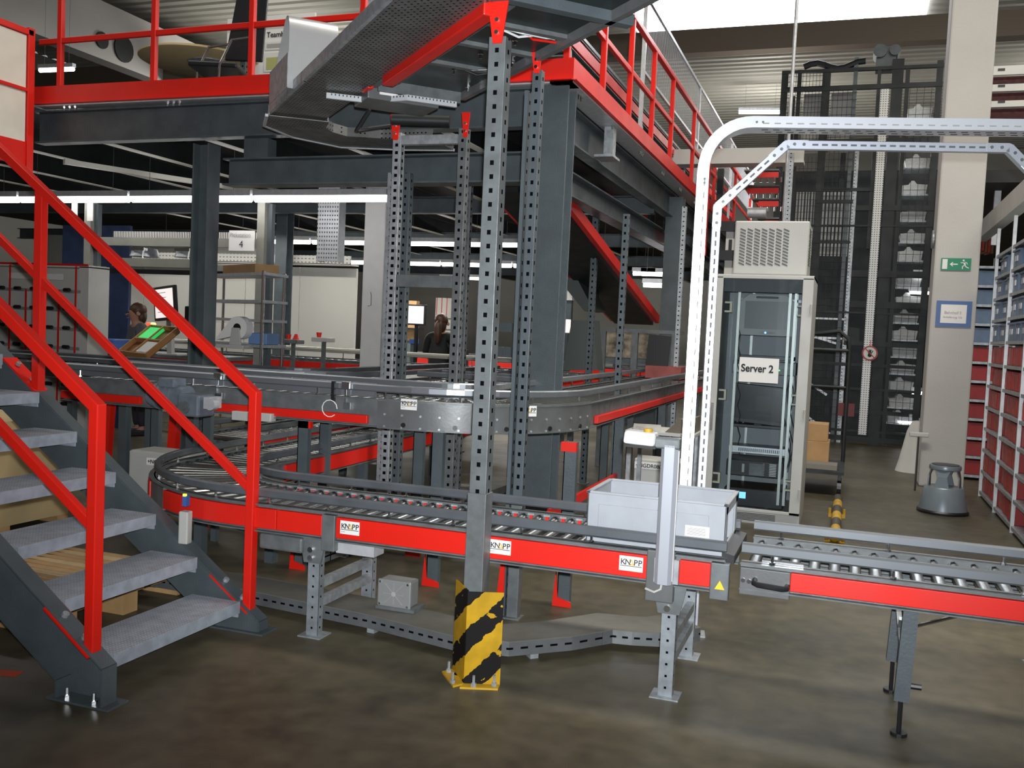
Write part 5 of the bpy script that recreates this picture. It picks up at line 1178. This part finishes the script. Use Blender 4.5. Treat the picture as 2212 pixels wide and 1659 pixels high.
# ================================================================= UNDER THE PLATFORM
# white partition wall made of tall panels
PART = mat('partition_white', (.62, .61, .56), .6, var=.04, vscale=1)
pn = ['leftmost', 'second', 'third', 'fourth', 'rightmost']
for k in range(5):
    x0 = -11.3+k*.93
    one('partition_panel', MB().bx(x0, x0+.92, 12.0, 12.05, 0, 2.28), PART, 'pale partition panel behind the picking desk, %s of the row' % pn[k], 'partition', 'partition panels', bevel=.004)
one('cable_tray', MB().bx(-10.9, -6.6, 11.7, 11.73, 2.31, 2.43).bx(-10.9, -6.6, 11.7, 11.95, 2.30, 2.32), perf('perforated_tray', WHITE, 'X', .06, .5, .3, hole=(.22, .21, .18), rows=.05), 'white perforated cable tray along the top of the partition', 'cable tray')
one('cable_tray', MB().bx(-5.48, -5.22, 8.98, 9.0, 2.15, 3.2).bx(-5.24, -5.22, 9.0, 9.12, 2.15, 3.2).bx(-5.48, -5.46, 9.0, 9.12, 2.15, 3.2), perf('perforated_drop_tray', GALVP, 'Z', .045, .4, .45, hole=(.10, .10, .08), rows=.03), 'perforated cable tray hanging down from the deck', 'cable tray')
one('concrete_column', MB().bx(-4.95, -4.67, 9.05, 9.33, 0, 3.3), mat('painted_square_column', (.60, .59, .56), .7, var=.05), 'pale square column seen between the slotted uprights', 'column', bevel=.01)
one('wall_hook', MB().tube([(-4.84, 9.04, 1.84), (-4.82, 9.02, 1.80), (-4.82, 9.02, 1.70), (-4.86, 9.02, 1.69)], .004, 5), STEEL, 'small wire hook on the pale square column', 'hook')
one('wall_screen', MB().bx(-15.2, -9.5, 14.5, 14.6, .0, 2.95), mat('grey_screen_wall', (.40, .40, .37), .7), 'grey screen wall at the far left under the deck', 'screen wall')
one('blue_curtain', MB().bx(-9.9, -8.8, 9.9, 9.95, 0, 2.62), mat('navy_sheet', (.02, .035, .10), .7, var=.3), 'dark blue sheet behind the left desk post', 'sheet')
# picking desk: frame with top beams
DK = mat('desk_frame_paint', (.30, .30, .26), .45, .2, var=.1)
t = thing('picking_desk', 'picking desk frame with pale top beams and hanging lamps', 'work station', (-7.0, 8.6, 0))
for x in (-8.10, -5.83):
    put('post', MB().bx(x-.045, x+.045, 8.45, 8.54, 0, 2.75), DK, t); put('post', MB().bx(x+.05, x+.10, 8.5, 8.56, 0, 2.7), DARK, t)
put('top_beam', MB().bx(-8.15, -5.88, 8.46, 8.50, 2.24, 2.33), DK, t); put('top_grille', MB().bx(-7.78, -5.91, 8.50, 8.53, 2.335, 2.40), perf('grille_white', WHITE, 'X', .022, .4, .5, rows=.5), t)
put('lower_beam', MB().bx(-7.7, -6.55, 8.40, 8.46, 2.01, 2.10), DK, t)
put('crossing_bar', MB().bx(-8.05, -6.2, 8.7, 8.75, 1.95, 2.0), SOOT, t)
put('table_plate', MB().bx(-8.0, -6.2, 8.3, 8.9, 1.04, 1.08), STEEL, t)
for x in (-7.45, -6.85):
    l = put('hanging_reflector', MB().lathe((x+.02, 8.6, 0), [(.16, 2.13), (.13, 2.22), (.03, 2.24)], 20), GALV, t, smooth=True)
    put('lamp_bracket', MB().bx(x-.05, x+.14, 8.44, 8.5, 2.19, 2.22), CHROME, l); put('cable', MB().tube([(x+.14, 8.45, 2.22), (x+.13, 8.44, 2.12), (x+.17, 8.44, 2.03)], .008, 5), PAPER, l)
put('sign_plate', MB().bx(-6.40, -6.12, 8.42, 8.43, 2.20, 2.41) if False else MB().bx(-6.18, -5.87, 8.40, 8.41, 2.20, 2.41), PAPER, t, label='white sign plate reading Pickstation 4')
text('lettering', 'Pickstation', .058, (-6.165, 8.395, 2.345), (1, 0, 0), (0, 0, 1), GREYINK, t); text('lettering', '4', .10, (-6.05, 8.395, 2.235), (1, 0, 0), (0, 0, 1), INK, t)
for x, zt_ in ((-8.22, 2.66), (-8.0, 2.66)): put('hanging_plate', MB().bx(x-.06, x+.02, 8.40, 8.41, 2.50, 2.78), WHITE, t)
# monitor
c = at(358, 655, Y=8.2)
t = thing('desk_monitor', 'lit portrait monitor on the picking desk', 'monitor', (c.x, 8.2, 1.08))
M_ = Matrix.Rotation(-.10, 3, 'Y')@Matrix.Rotation(-.25, 3, 'Z')
put('casing', MB().box((c.x, 8.2, c.z-.0), (.36, .04, .36), M=M_), BLACK, t, bevel=.008); put('screen', MB().box(V((c.x, 8.2, c.z))+M_@V((0, -.022, .0)), (.30, .004, .30), M=M_), SCREEN, t)
b = MB()
for k in range(5): b.box(V((c.x, 8.2, c.z))+M_@V((-.04+.02*(k % 2), -.0255, .11-k*.05)), (.16-.03*(k % 3), .001, .006), M=M_)
put('screen_text', b, GREYINK, t); put('stand', MB().bar((c.x+.05, 8.24, 1.08), (c.x+.02, 8.24, c.z), .06, .05, up=(0, 1, 0)).bx(c.x-.05, c.x+.2, 8.15, 8.35, 1.08, 1.095), LGREY, t)
put('side_device', MB().bx(c.x+.2, c.x+.42, 8.25, 8.4, c.z-.22, c.z-.02), BLACK, t, bevel=.01)
# brown sorting tray with four fields, tilted
t = thing('sorting_tray', 'tilted brown four-part tray with white packet in front of the desk', 'tray', (-7.1, 8.0, 1.12))
M_ = Matrix.Rotation(-.12, 3, 'Y')@Matrix.Rotation(.62, 3, 'X')@Matrix.Rotation(-.25, 3, 'Z'); O_ = at(325, 742, Y=7.9)
put('tray_base', MB().box(O_, (.42, .46, .02), M=M_), mat('brown_tray', (.22, .08, .02), .5, var=.2), t)
b = MB()
for (cx_, cy_, sx_, sy_) in ((0, -.23, .42, .012), (0, .23, .42, .012), (-.21, 0, .012, .46), (.21, 0, .012, .46), (0, 0, .42, .012), (0, 0, .012, .46)): b.box(O_+M_@V((cx_, cy_, .03)), (sx_, sy_, .06), M=M_)
put('rims', b, mat('tan_rim', (.40, .20, .07), .5), t)
one('white_packet', MB().box(O_+M_@V((.10, -.11, .03)), (.17, .17, .03), M=M_), PAPER, 'white packet lying in the front of the brown sorting tray', 'packet')
one('green_lit_packet', MB().box(O_+M_@V((-.09, .12, .03)), (.2, .18, .03), M=M_), mat('green_lit_foil', (.03, .5, .12), .4, emit=(.03, .8, .15), es=.5), 'packet glowing green in the back of the brown sorting tray', 'packet')
t = thing('warning_lamp', 'small red and yellow signal lamp on the picking desk', 'signal lamp', tuple(at(318, 700, Y=8.25))); c = at(318, 700, Y=8.25)
put('red_lens', MB().cyl(c, c+V((.06, 0, 0)), .018, 10), mat('red_glow', (.8, .05, .02), .4, emit=(1, .08, .03), es=1.5), t); put('yellow_lens', MB().cyl(c+V((.06, 0, 0)), c+V((.10, 0, 0)), .02, 10), mat('yellow_glow', (.9, .7, .1), .4, emit=(1, .8, .2), es=2.5), t)
one('blue_crate', MB().bx(-8.05, -7.75, 8.5, 8.8, 1.081, 1.20), BLUEP, 'bright blue crate at the left end of the picking desk', 'crate', bevel=.01)
# wire shelf right of the column, with tape roll, boxes
t = thing('wire_shelf', 'chrome wire shelf right of the slate column', 'shelf', (-5.9, 8.0, 0))
for (x, y) in ((-4.97, 7.27), (-5.02, 7.68), (-6.07, 7.91), (-6.07, 8.19)): put('post', MB().cyl((x, y, 0), (x, y, 1.935), .014, 8), CHROME, t, smooth=True)
for z in (1.896, 1.647, 1.472, 1.242):
    put('shelf_board', MB().prism([(-6.09, 7.89, z), (-4.95, 7.25, z), (-4.99, 7.70, z), (-6.09, 8.23, z)], (0, 0, .025)), GALVP, t)
t = thing('paper_roll_dispenser', 'white paper roll in a dispenser on the wire shelf', 'dispenser', (-5.9, 8.0, 1.25)); c = at(512, 708, Y=7.34)
put('roll', MB().cyl(c, c+V((.0, .10, 0)), .105, 28), PAPER, t, smooth=True); put('core', MB().cyl(c-V((0, .003, 0)), c, .04, 18), BLACK, t)
put('cradle', MB().prism([c+V((-.07, -.02, -.16)), c+V((.06, -.02, -.16)), c+V((.035, -.02, .0)), c+V((-.045, -.02, .0))], (0, .015, 0)), LGREY, t, bevel=.004)
put('base', MB().bx(c.x-.2, c.x+.1, c.y-.04, c.y+.12, c.z-.19, c.z-.155), LGREY, t, bevel=.006)
put('paper_tail', MB().prism([c+V((-.08, .01, .07)), c+V((-.24, .01, -.11)), c+V((-.23, .01, -.12)), c+V((-.06, .01, -.08))], (0, .07, 0)), PAPER, t)
c = at(548, 735, Y=7.5); one('blue_bin', MB().bx(c.x-.06, c.x+.14, 7.5, 7.7, 1.268, 1.37), mat('pale_blue_plastic', (.14, .25, .45), .45), 'pale blue bin behind the paper roll', 'bin', bevel=.006)
c = at(545, 578, Y=8.3); t = thing('cardboard_box', 'brown cardboard box on top of the wire shelf', 'cardboard box', (c.x, 8.3, 1.922))
put('box', MB().prism([(-5.80, 7.80, 1.922), (-5.2, 7.47, 1.922), (-5.04, 7.62, 1.922), (-5.62, 8.0, 1.922)], (0, 0, .085)), CARD, t, bevel=.004)
# pick shelf with red dividers at the left
t = thing('pick_shelf', 'white pick shelf with red dividers and rows of black knobs at the far left', 'shelf', (-8.1, 7.6, 0))
put('back_panel', MB().bx(-9.2, -7.2, 7.75, 7.78, .2, 1.96), PART, t)
put('side_panel', MB().bx(-7.28, -7.16, 7.5, 7.78, .2, 1.94), WHITE, t); put('top_panel', MB().bx(-9.2, -7.16, 7.5, 7.78, 1.93, 1.955), WHITE, t); put('red_edge', MB().bx(-9.2, -7.16, 7.488, 7.50, 1.945, 1.965), RED, t)
zr = [.55, .74, .93, 1.12, 1.31, 1.50, 1.69]
for z in zr: put('shelf_rail', MB().bx(-9.2, -7.25, 7.49, 7.53, z-.015, z+.015), GALV, t)
for k in range(9):
    x = -7.30-.215*k
    put('red_divider', MB().bx(x-.007, x+.007, 7.475, 7.487, .3, 1.70 if k % 2 else 1.94), RED, t); put('divider_sheet', MB().bx(x-.004, x+.004, 7.487, 7.75, .3, 1.70), WHITE, t)
for z in zr:
    for k in range(8):
        x = -7.40-.215*k; put('knob', MB().cyl((x-.045, 7.48, z+.012), (x+.03, 7.47, z+.012), .020, 8), BLACK, t)
put('label_strip', MB().bx(-8.2, -7.48, 7.495, 7.5, 1.80, 1.86), PAPER, t)
# ---- rear conveyors
def rearconv(label, path, zt, **k): return conveyor('roller_conveyor', label, path, .55, zt, .11, group=None, maxr=60, **k)
rearconv('waist high roller conveyor across the back, with bright red side', [(-3.52, 7.75), (-2.32, 7.75)], 1.02, red=(1, 0), redz=(-.105, -.02), posts=.5, guide_z=.07, gm=ALU)
t = rearconv('graphite sided conveyor loop behind the upper conveyor at the left', [(-8.0, 6.75), (-4.6, 6.75)]+[(v.x, v.y) for v in arc(-4.6, 7.35, .6, -PI/2, 0, 8, 0)][1:]+[(-4.0, 10.1)], 1.02, red=(0, 0), railmat=PLATE, posts=.6, guide_z=.06, rail_h=.11)
labelplate(t, (-4.62, 6.465, .93), (1, 0, 0), (0, 0, 1), w_=.12, h=.07); labelplate(t, (-3.95, 6.62, .93), (.8, .6, 0), (0, 0, 1), w_=.11, h=.07)
rearconv('far red sided conveyor under the deck in front of the partition', [(-9.0, 10.6), (-2.6, 10.6)], 1.03, red=(1, 0), redz=(-.13, -.03), posts=.9, guide_z=.12, gm=mat('pale_guide', (.42, .41, .36), .4, .3))
rearconv('farthest conveyor under the deck, beyond the person in black', [(-7.0, 15.0), (-2.4, 15.0)], .98, red=(1, 0), posts=.9)
t = conveyor('roller_conveyor', 'second low roller lane running away beside the near bend', [(-4.42, 6.1), (-4.42, 11.5)], .55, .60, .085, red=(1, 0), posts=.6, maxr=70)
for (x, y) in ((-4.15, 6.3), (-4.68, 6.3), (-4.15, 8.3), (-4.68, 8.3), (-4.15, 10.8), (-4.68, 10.8)): put('leg', MB().bx(x-.03, x+.03, y-.03, y+.03, 0, .46), DARKPERF, t)
for (nmx, xs, y, zt_) in (('a', (-3.4, -2.45), 7.75, .87), ('b', (-7.6, -6.6, -5.4, -4.7), 6.75, .9), ('c', (-8.6, -7.2, -5.8, -4.4, -3.0), 10.6, .88), ('d', (-6.5, -4.5, -2.6), 15.0, .84)):
    for x in xs:
        one('support_stand', MB().bx(x-.03, x+.03, y-.03, y+.03, 0, zt_).bx(x-.06, x+.06, y-.05, y+.05, 0, .01), DARK, 'dark support leg under the %s' % {'a': 'bright red sided back conveyor', 'b': 'graphite sided conveyor loop', 'c': 'far red sided conveyor', 'd': 'farthest conveyor'}[nmx], 'stand', 'legs under the rear conveyors, '+{'a': 'bright red one', 'b': 'graphite loop', 'c': 'far red one', 'd': 'farthest one'}[nmx])
# dark and red machine legs behind the stairs
for k, (x, m_) in enumerate(((-5.0, DARK), (-4.82, RED), (-4.62, DARK), (-5.25, DARK), (-5.45, RED))):
    one('machine_strut', MB().bar((x, 5.9, 0), (x+(.06 if m_ is RED else 0), 5.9, .93), .07, .06, up=(0, 1, 0)), m_, ['dark machine leg behind the motor, nearest the cabinet', 'red leaning machine leg behind the stair rail', 'dark machine leg just right of the red leaning one', 'dark machine leg left of the red leaning one', 'red machine leg farthest left behind the stringer'][k], 'strut')
# control buttons on the far conveyor
for k, (px, py) in enumerate(((632, 742), (698, 738))):
    c = at(px, py, Y=10.2); t = thing('control_post', ['control box with red buttons, left one on the far conveyor', 'control box with emergency button, right one on the far conveyor'][k], 'control box', (c.x, 10.2, 1.0))
    put('stand', MB().bx(c.x-.02, c.x+.02, 10.2, 10.24, 0, c.z-.0), STEEL, t); put('box', MB().bx(c.x-.12, c.x+.12, 10.12, 10.28, c.z, c.z+.05), LGREY if k else STEEL, t, bevel=.006)
    put('red_button', MB().cyl((c.x-.06, 10.2, c.z+.05), (c.x-.06, 10.2, c.z+.11), .025, 12, .035), RED, t)
    if k == 0: put('red_button', MB().cyl((c.x+.05, 10.2, c.z+.05), (c.x+.05, 10.2, c.z+.12), .05, 12, .02), RED, t)
# inclined red conveyor in the gloom right of the big column
t = thing('inclined_conveyor', 'red railed conveyor sloping down in the gloom under the receding beam', 'conveyor', (-2.55, 8.5, 1.6))
put('red_rail', MB().bar(at(1195, 395, Y=7.4), at(1420, 690, Y=12.0), .05, .10), RED, t); p, q = at(1195, 395, Y=7.4), at(1420, 690, Y=12.0)
put('belt', MB().bar(p+V((-.3, 0, -.05)), q+V((-.3, 0, -.05)), .5, .05), SOOT, t); put('red_rail', MB().bar(p+V((-.58, 0, 0)), q+V((-.58, 0, 0)), .04, .10), RED, t)
p, q = at(1218, 420, Y=9), at(1318, 440, Y=12); t = thing('red_cross_conveyor', 'red edged conveyor crossing high under the deck', 'conveyor', tuple(p)); put('red_rail', MB().bar(at(1215, 388, Y=9), at(1330, 440, Y=12.5), .04, .16), RED, t); put('red_end', MB().bar(at(1340, 468, Y=12.5), at(1395, 474, Y=13), .04, .16), RED, t)
one('steep_chute', MB().prism([at(1235, 692, Y=9.5), at(1282, 692, Y=9.5), at(1290, 800, Y=9.5), at(1215, 800, Y=9.5)], (0, .25, 0)), mat('dull_green_grey', (.10, .115, .11), .4, .4), 'dull grey steep chute behind the big column', 'chute')
one('steep_belt', MB().prism([at(1212, 540, Y=10), at(1225, 560, Y=10), at(1282, 670, Y=10), at(1262, 672, Y=10), at(1212, 610, Y=10)], (0, .6, 0)), mat('dull_green_grey', (.10, .115, .11)), 'dull grey sloping panel above the steep chute', 'panel')
a, b_ = at(1300, 708, Y=10.5), at(1462, 713, Y=10.5)
one('steel_table', MB().bx(a.x, b_.x, 10.5, 11.0, a.z-.04, a.z).bx(a.x, a.x+.05, 10.5, 10.55, 0, a.z-.04).bx(b_.x-.05, b_.x, 10.5, 10.55, 0, a.z-.04).bx(a.x+.35, a.x+.42, 10.5, 10.55, 0, a.z-.04), STEEL, 'grey steel table frame in the gloom behind the upper conveyor', 'table')
c = at(1422, 760, Y=10.2); t = thing('dark_screen', 'dark screen on a stand behind the upper conveyor', 'monitor', (c.x, 10.2, 1.2)); put('panel', MB().box(c, (.24, .03, .36), M=Matrix.Rotation(.06, 3, 'Y')), BLACK, t); put('stand', MB().bx(c.x-.02, c.x+.02, 10.21, 10.25, c.z-.4, c.z), BLACK, t)
c = at(1455, 802, Z=1.12); one('red_packet', MB().box((-1.86, 10.3, 1.13), (.38, .5, .13)), mat('faded_red_packet', (.30, .07, .06), .6, var=.3, vscale=8), 'faded red packet riding on the upper conveyor near the portal', 'packet')
# far work station and bright things seen in the gaps
for (lab, px0, py0, px1, py1, Y, m_) in (('brown stacked folders on the far shelf behind the uprights', 868, 650, 900, 735, 14.0, CARD), ('small blue box on the far table behind the uprights', 884, 733, 897, 742, 12.3, BLUEP), ('white leaflet rack with red lines beyond the person in black', 938, 645, 1000, 735, 16.0, PART),
     ('pale counter front beside the person in black', 950, 735, 972, 766, 13.2, LGREY), ('bright white machine part seen right of the big column', 1212, 620, 1237, 648, 13.5, WHITE), ('lit white panel seen right of the big column', 1206, 690, 1228, 718, 12.5, SCREEN), ('pale clutter block far beyond the steel table', 1300, 720, 1450, 770, 16.0, mat('mixed_clutter', (.36, .30, .22), .7, var=.8, vscale=7))):
    a = at(px0, py1, Y=Y); b_ = at(px1, py0, Y=Y); n_ = {'brown': 'folder_stack', 'small': 'small_box', 'white': 'leaflet_rack', 'pale c': 'counter', 'bright': 'machine_part', 'lit wh': 'lit_panel'}
    key = 'folder_stack' if lab.startswith('brown') else 'small_box' if lab.startswith('small') else 'leaflet_rack' if lab.startswith('white l') else 'counter_front' if 'counter' in lab else 'machine_part' if 'machine' in lab else 'lit_panel' if lab.startswith('lit') else 'stored_goods'
    t = thing(key, lab, key.replace('_', ' '), (a.x, Y, a.z)); put('body', MB().bx(a.x, b_.x, Y, Y+.12, a.z, b_.z), m_, t); put('base', MB().bx(a.x+.01, b_.x-.01, Y+.02, Y+.11, 0, a.z), DARK, t)
    if key == 'leaflet_rack':
        for k in range(5): put('red_line', MB().bx(a.x+.02+k*.1, a.x+.03+k*.1, Y-.01, Y, a.z, b_.z), RED, t)
        for z in (.2, .4): put('ledge', MB().bx(a.x, b_.x, Y-.03, Y, a.z+z, a.z+z+.02), STEEL, t)
    if key == 'folder_stack':
        for z in (.18, .42): put('shelf', MB().bx(a.x-.05, b_.x+.1, Y-.1, Y+.1, a.z+z, a.z+z+.03), SOOT, t)
c = at(898, 680, Y=11.8); t = thing('far_monitor', 'lit portrait monitor between the slotted uprights', 'monitor', tuple(c)); put('casing', MB().bx(c.x-.13, c.x+.14, 11.8, 11.84, c.z-.14, c.z+.14), BLACK, t, bevel=.006); put('screen', MB().bx(c.x-.11, c.x+.12, 11.795, 11.8, c.z-.12, c.z+.12), SCREEN, t); put('stand', MB().bx(c.x-.02, c.x+.02, 11.82, 11.86, 1.0, c.z-.1), BLACK, t)
one('bottle_stand', MB().bx(at(997, 740, Y=12).x-.08, at(997, 740, Y=12).x+.08, 11.92, 12.08, 0, at(997, 755, Y=12).z), DARK, 'narrow dark stand under the green bottle', 'stand')
one('green_bottle', MB().lathe((at(997, 740, Y=12).x, 12, at(997, 755, Y=12).z), [(.04, 0), (.05, .05), (.045, .2), (.05, .26), (.02, .34), (.02, .36)], 14), mat('green_plastic', (.12, .45, .06), .3, var=.4, vscale=30), 'green bottle standing right of the person in black', 'bottle', smooth=True)
# red conveyor stack seen through the portal
t = thing('sorter_rack', 'red and chrome sorter levels seen through the portal left of the slotted post', 'sorter', (-1.3, 13.6, 2.0))
for k, (py, x0_) in enumerate(((376, 1622), (410, 1615), (438, 1638), (480, 1650))):
    a = at(x0_, py+8, Y=13.6); b_ = at(1682, py-2, Y=13.6)
    put('red_rail', MB().bx(a.x, b_.x, 13.6, 13.64, a.z, a.z+.075), RED, t); put('roller_row', MB().bx(a.x-.1, b_.x, 13.62, 13.9, a.z+.10, a.z+.12), STEEL, t)
    for j in range(5): put('hanging_cup', MB().cyl((a.x+.05+j*.09, 13.58, a.z-.07), (a.x+.05+j*.09, 13.58, a.z-.0), .018, 8), CHROME, t)
put('post', MB().bx(-.98, -.90, 13.6, 13.68, 0, 3.9).bx(-1.9, -1.82, 13.6, 13.68, 0, 3.9), SOOT, t)
put('red_post', MB().bx(-2.0, -1.86, 12.6, 12.66, 2.6, 3.8), RED, t); put('grey_drum', MB().cyl((-1.45, 13.55, 3.28), (-1.20, 13.55, 3.28), .075, 14), GALVP, t, smooth=True)
t = thing('white_unit', 'white wall unit with black bars left of the cooling unit', 'unit', (-1.5, 12.0, 0))
a = at(1564, 585, Y=12.0); b_ = at(1590, 500, Y=12.0); put('panel', MB().bx(a.x, b_.x, 12.0, 12.1, 0, b_.z), WHITE, t)
for py in (490, 552): p = at(1564, py, Y=11.98); put('black_bar', MB().bx(p.x-.1, p.x+.35, 11.9, 11.98, p.z-.06, p.z+.06), BLACK, t)
put('slot', MB().bx((a.x+b_.x)/2-.02, (a.x+b_.x)/2+.02, 11.99, 12.0, b_.z-.35, b_.z-.1), BLACK, t)

# ================================================================= PEOPLE
def skin(name, pts, edges, rad, m_, parent, sub=2):
    me = bpy.data.meshes.new(name); me.from_pydata([tuple(p) for p in pts], edges, [])
    o = bpy.data.objects.new(name, me); C.objects.link(o)
    md = o.modifiers.new('skin', 'SKIN')
    for i, v in enumerate(me.skin_vertices[0].data):
        r = rad[i]; v.radius = r if isinstance(r, tuple) else (r, r)
    me.skin_vertices[0].data[0].use_root = True
    s = o.modifiers.new('sub', 'SUBSURF'); s.levels = sub; s.render_levels = sub
    bpy.context.view_layer.update()
    nm = bpy.data.meshes.new_from_object(o.evaluated_get(bpy.context.evaluated_depsgraph_get()))
    bpy.data.objects.remove(o); nm.name = name; nm.materials.clear(); nm.materials.append(m_)
    for p in nm.polygons: p.use_smooth = True
    ob = bpy.data.objects.new(name, nm); C.objects.link(ob); ob.parent = parent; ORG[ob.name] = V((0, 0, 0)); return ob
SKINM = mat('skin', (.36, .18, .12), .6)
def person(label, loc, rz, shirt, trouser, hairc, ponytail=True, H=1.7, lean=.08):
    """stands at the origin facing +Y, right arm reaching forward"""
    t = thing('person', label, 'person', loc, None, rz)
    k = H/1.7
    J = {'pel': (0, 0, .93), 'ch': (0, .03, 1.20), 'nb': (0, .05, 1.42), 'nk': (0, .07, 1.48), 'hd': (0, .09, 1.56), 'tp': (0, .085, 1.66)}
    pts = [J['pel'], J['ch'], J['nb'], J['nk'], J['hd'], J['tp']]; ed = [(0, 1), (1, 2), (2, 3), (3, 4), (4, 5)]; rad = [(.15, .11), (.155, .11), (.07, .06), (.05, .055), (.085, .10), (.065, .075)]
    for s in (-1, 1):
        i = len(pts); f = 1 if s > 0 else .75
        pts += [(s*.17, .04, 1.37), (s*.22, .06+.04*f, 1.12), (s*.17, .30*f, 1.10+.1*(f-1)), (s*.16, .38*f, 1.11)]; ed += [(2, i), (i, i+1), (i+1, i+2), (i+2, i+3)]; rad += [.062, .045, .032, .03]
        w_ = i+3
        for q, (dx, L) in enumerate(((-.03, .075), (-.01, .085), (.01, .08), (.03, .065))):
            j = len(pts); pts += [(s*.16+dx, .40*f+.02, 1.11), (s*.16+dx, .40*f+.02+L*.6, 1.10), (s*.16+dx, .40*f+.02+L, 1.085)]; ed += [(w_, j), (j, j+1), (j+1, j+2)]; rad += [.011, .009, .008]
        j = len(pts); pts += [(s*.16-s*.045, .40*f, 1.12), (s*.16-s*.055, .44*f, 1.115)]; ed += [(w_, j), (j, j+1)]; rad += [.012, .009]
        i = len(pts); pts += [(s*.09, 0, .86), (s*.10, .02, .48), (s*.10, -.01, .08), (s*.10, .10, .03)]; ed += [(0, i), (i, i+1), (i+1, i+2), (i+2, i+3)]; rad += [.10, .06, .045, (.04, .03)]
    pts = [V(p)*k for p in pts]; rad = [tuple(a*k for a in r) if isinstance(r, tuple) else r*k for r in rad]
    skin('body', pts, ed, rad, SKINM, t)
    skin('shirt', [V(p)*k for p in ((0, 0, .88), (0, .03, 1.20), (0, .045, 1.40), (-.17, .04, 1.375), (-.222, .095, 1.12), (.17, .04, 1.375), (.222, .10, 1.12))], [(0, 1), (1, 2), (2, 3), (3, 4), (2, 5), (5, 6)], [(.165, .125), (.17, .125), (.085, .08), .078, .058, .078, .058], shirt, t)
    skin('trousers', [V(p)*k for p in ((0, 0, .90), (-.095, 0, .84), (-.10, .02, .48), (-.10, -.01, .10), (.095, 0, .84), (.10, .02, .48), (.10, -.01, .10))], [(0, 1), (1, 2), (2, 3), (0, 4), (4, 5), (5, 6)], [(.16, .12), .108, .075, .06, .108, .075, .06], trouser, t)
    hm = MB()
    for (cx_, cy_, cz_, rx_, ry_, rz_) in ((0, .05, 1.615, .098, .108, .105), (0, .015, 1.545, .085, .075, .12)):
        n1, n2 = 18, 12
        pts_ = [V((cx_, cy_, cz_-rz_))]+[V((cx_+rx_*math.sin(PI*i/n2)*math.cos(2*PI*j/n1), cy_+ry_*math.sin(PI*i/n2)*math.sin(2*PI*j/n1), cz_-rz_*math.cos(PI*i/n2))) for i in range(1, n2) for j in range(n1)]+[V((cx_, cy_, cz_+rz_))]
        fc = [(0, 1+(j+1) % n1, 1+j) for j in range(n1)]+[(1+i*n1+j, 1+i*n1+(j+1) % n1, 1+(i+1)*n1+(j+1) % n1, 1+(i+1)*n1+j) for i in range(n2-2) for j in range(n1)]+[(len(pts_)-1, 1+(n2-2)*n1+j, 1+(n2-2)*n1+(j+1) % n1) for j in range(n1)]
        hm.add([p*k for p in pts_], fc)
    put('hair', hm, hairc, t, local=True, smooth=True)
    if ponytail: skin('ponytail', [V(p)*k for p in ((0, -.05, 1.62), (0, -.09, 1.55), (0, -.10, 1.42), (0, -.085, 1.28))], [(0, 1), (1, 2), (2, 3)], [.03, .055, .058, .03], hairc, t)
    b = MB()
    for s in (-1, 1): b.cyl(V((s*.035, .178, 1.585))*k, V((s*.035, .188, 1.585))*k, .011*k, 8)
    put('eyes', b, INK, t, local=True); put('nose', MB().cyl(V((0, .17, 1.575))*k, V((0, .205, 1.55))*k, .006, 8, .014), SKINM, t, local=True)
    put('mouth', MB().box(V((0, .178, 1.515))*k, (.045, .012, .008)), mat('lip', (.35, .1, .08), .5), t, local=True)
    for s in (-1, 1): put('ear', MB().cyl(V((s*.085, .08, 1.57))*k, V((s*.10, .075, 1.575))*k, .026, 10), SKINM, t, local=True)
    for s in (-1, 1): put('shoe', MB().box(V((s*.10, .05, .04))*k, (.09, .27, .08)), BLACK, t, local=True, bevel=.02)
    return t
c = at(950, 720, Y=12.0)
person('person in black with long brown hair, standing with the back to us', (c.x, 12.0, 0), .15, mat('black_shirt', (.006, .006, .007), .8), mat('black_trousers', (.008, .008, .01), .8), mat('brown_hair', (.05, .018, .006), .5), True, 1.68)
c = at(298, 668, Y=9.4)
person('person in grey with brown hair at the picking desk, half hidden by the rail', (c.x-.02, 9.5, 0), PI*.82, mat('grey_shirt', (.08, .08, .09), .8), mat('dark_trousers', (.02, .02, .03), .8), mat('auburn_hair', (.06, .02, .006), .5), False, 1.62)
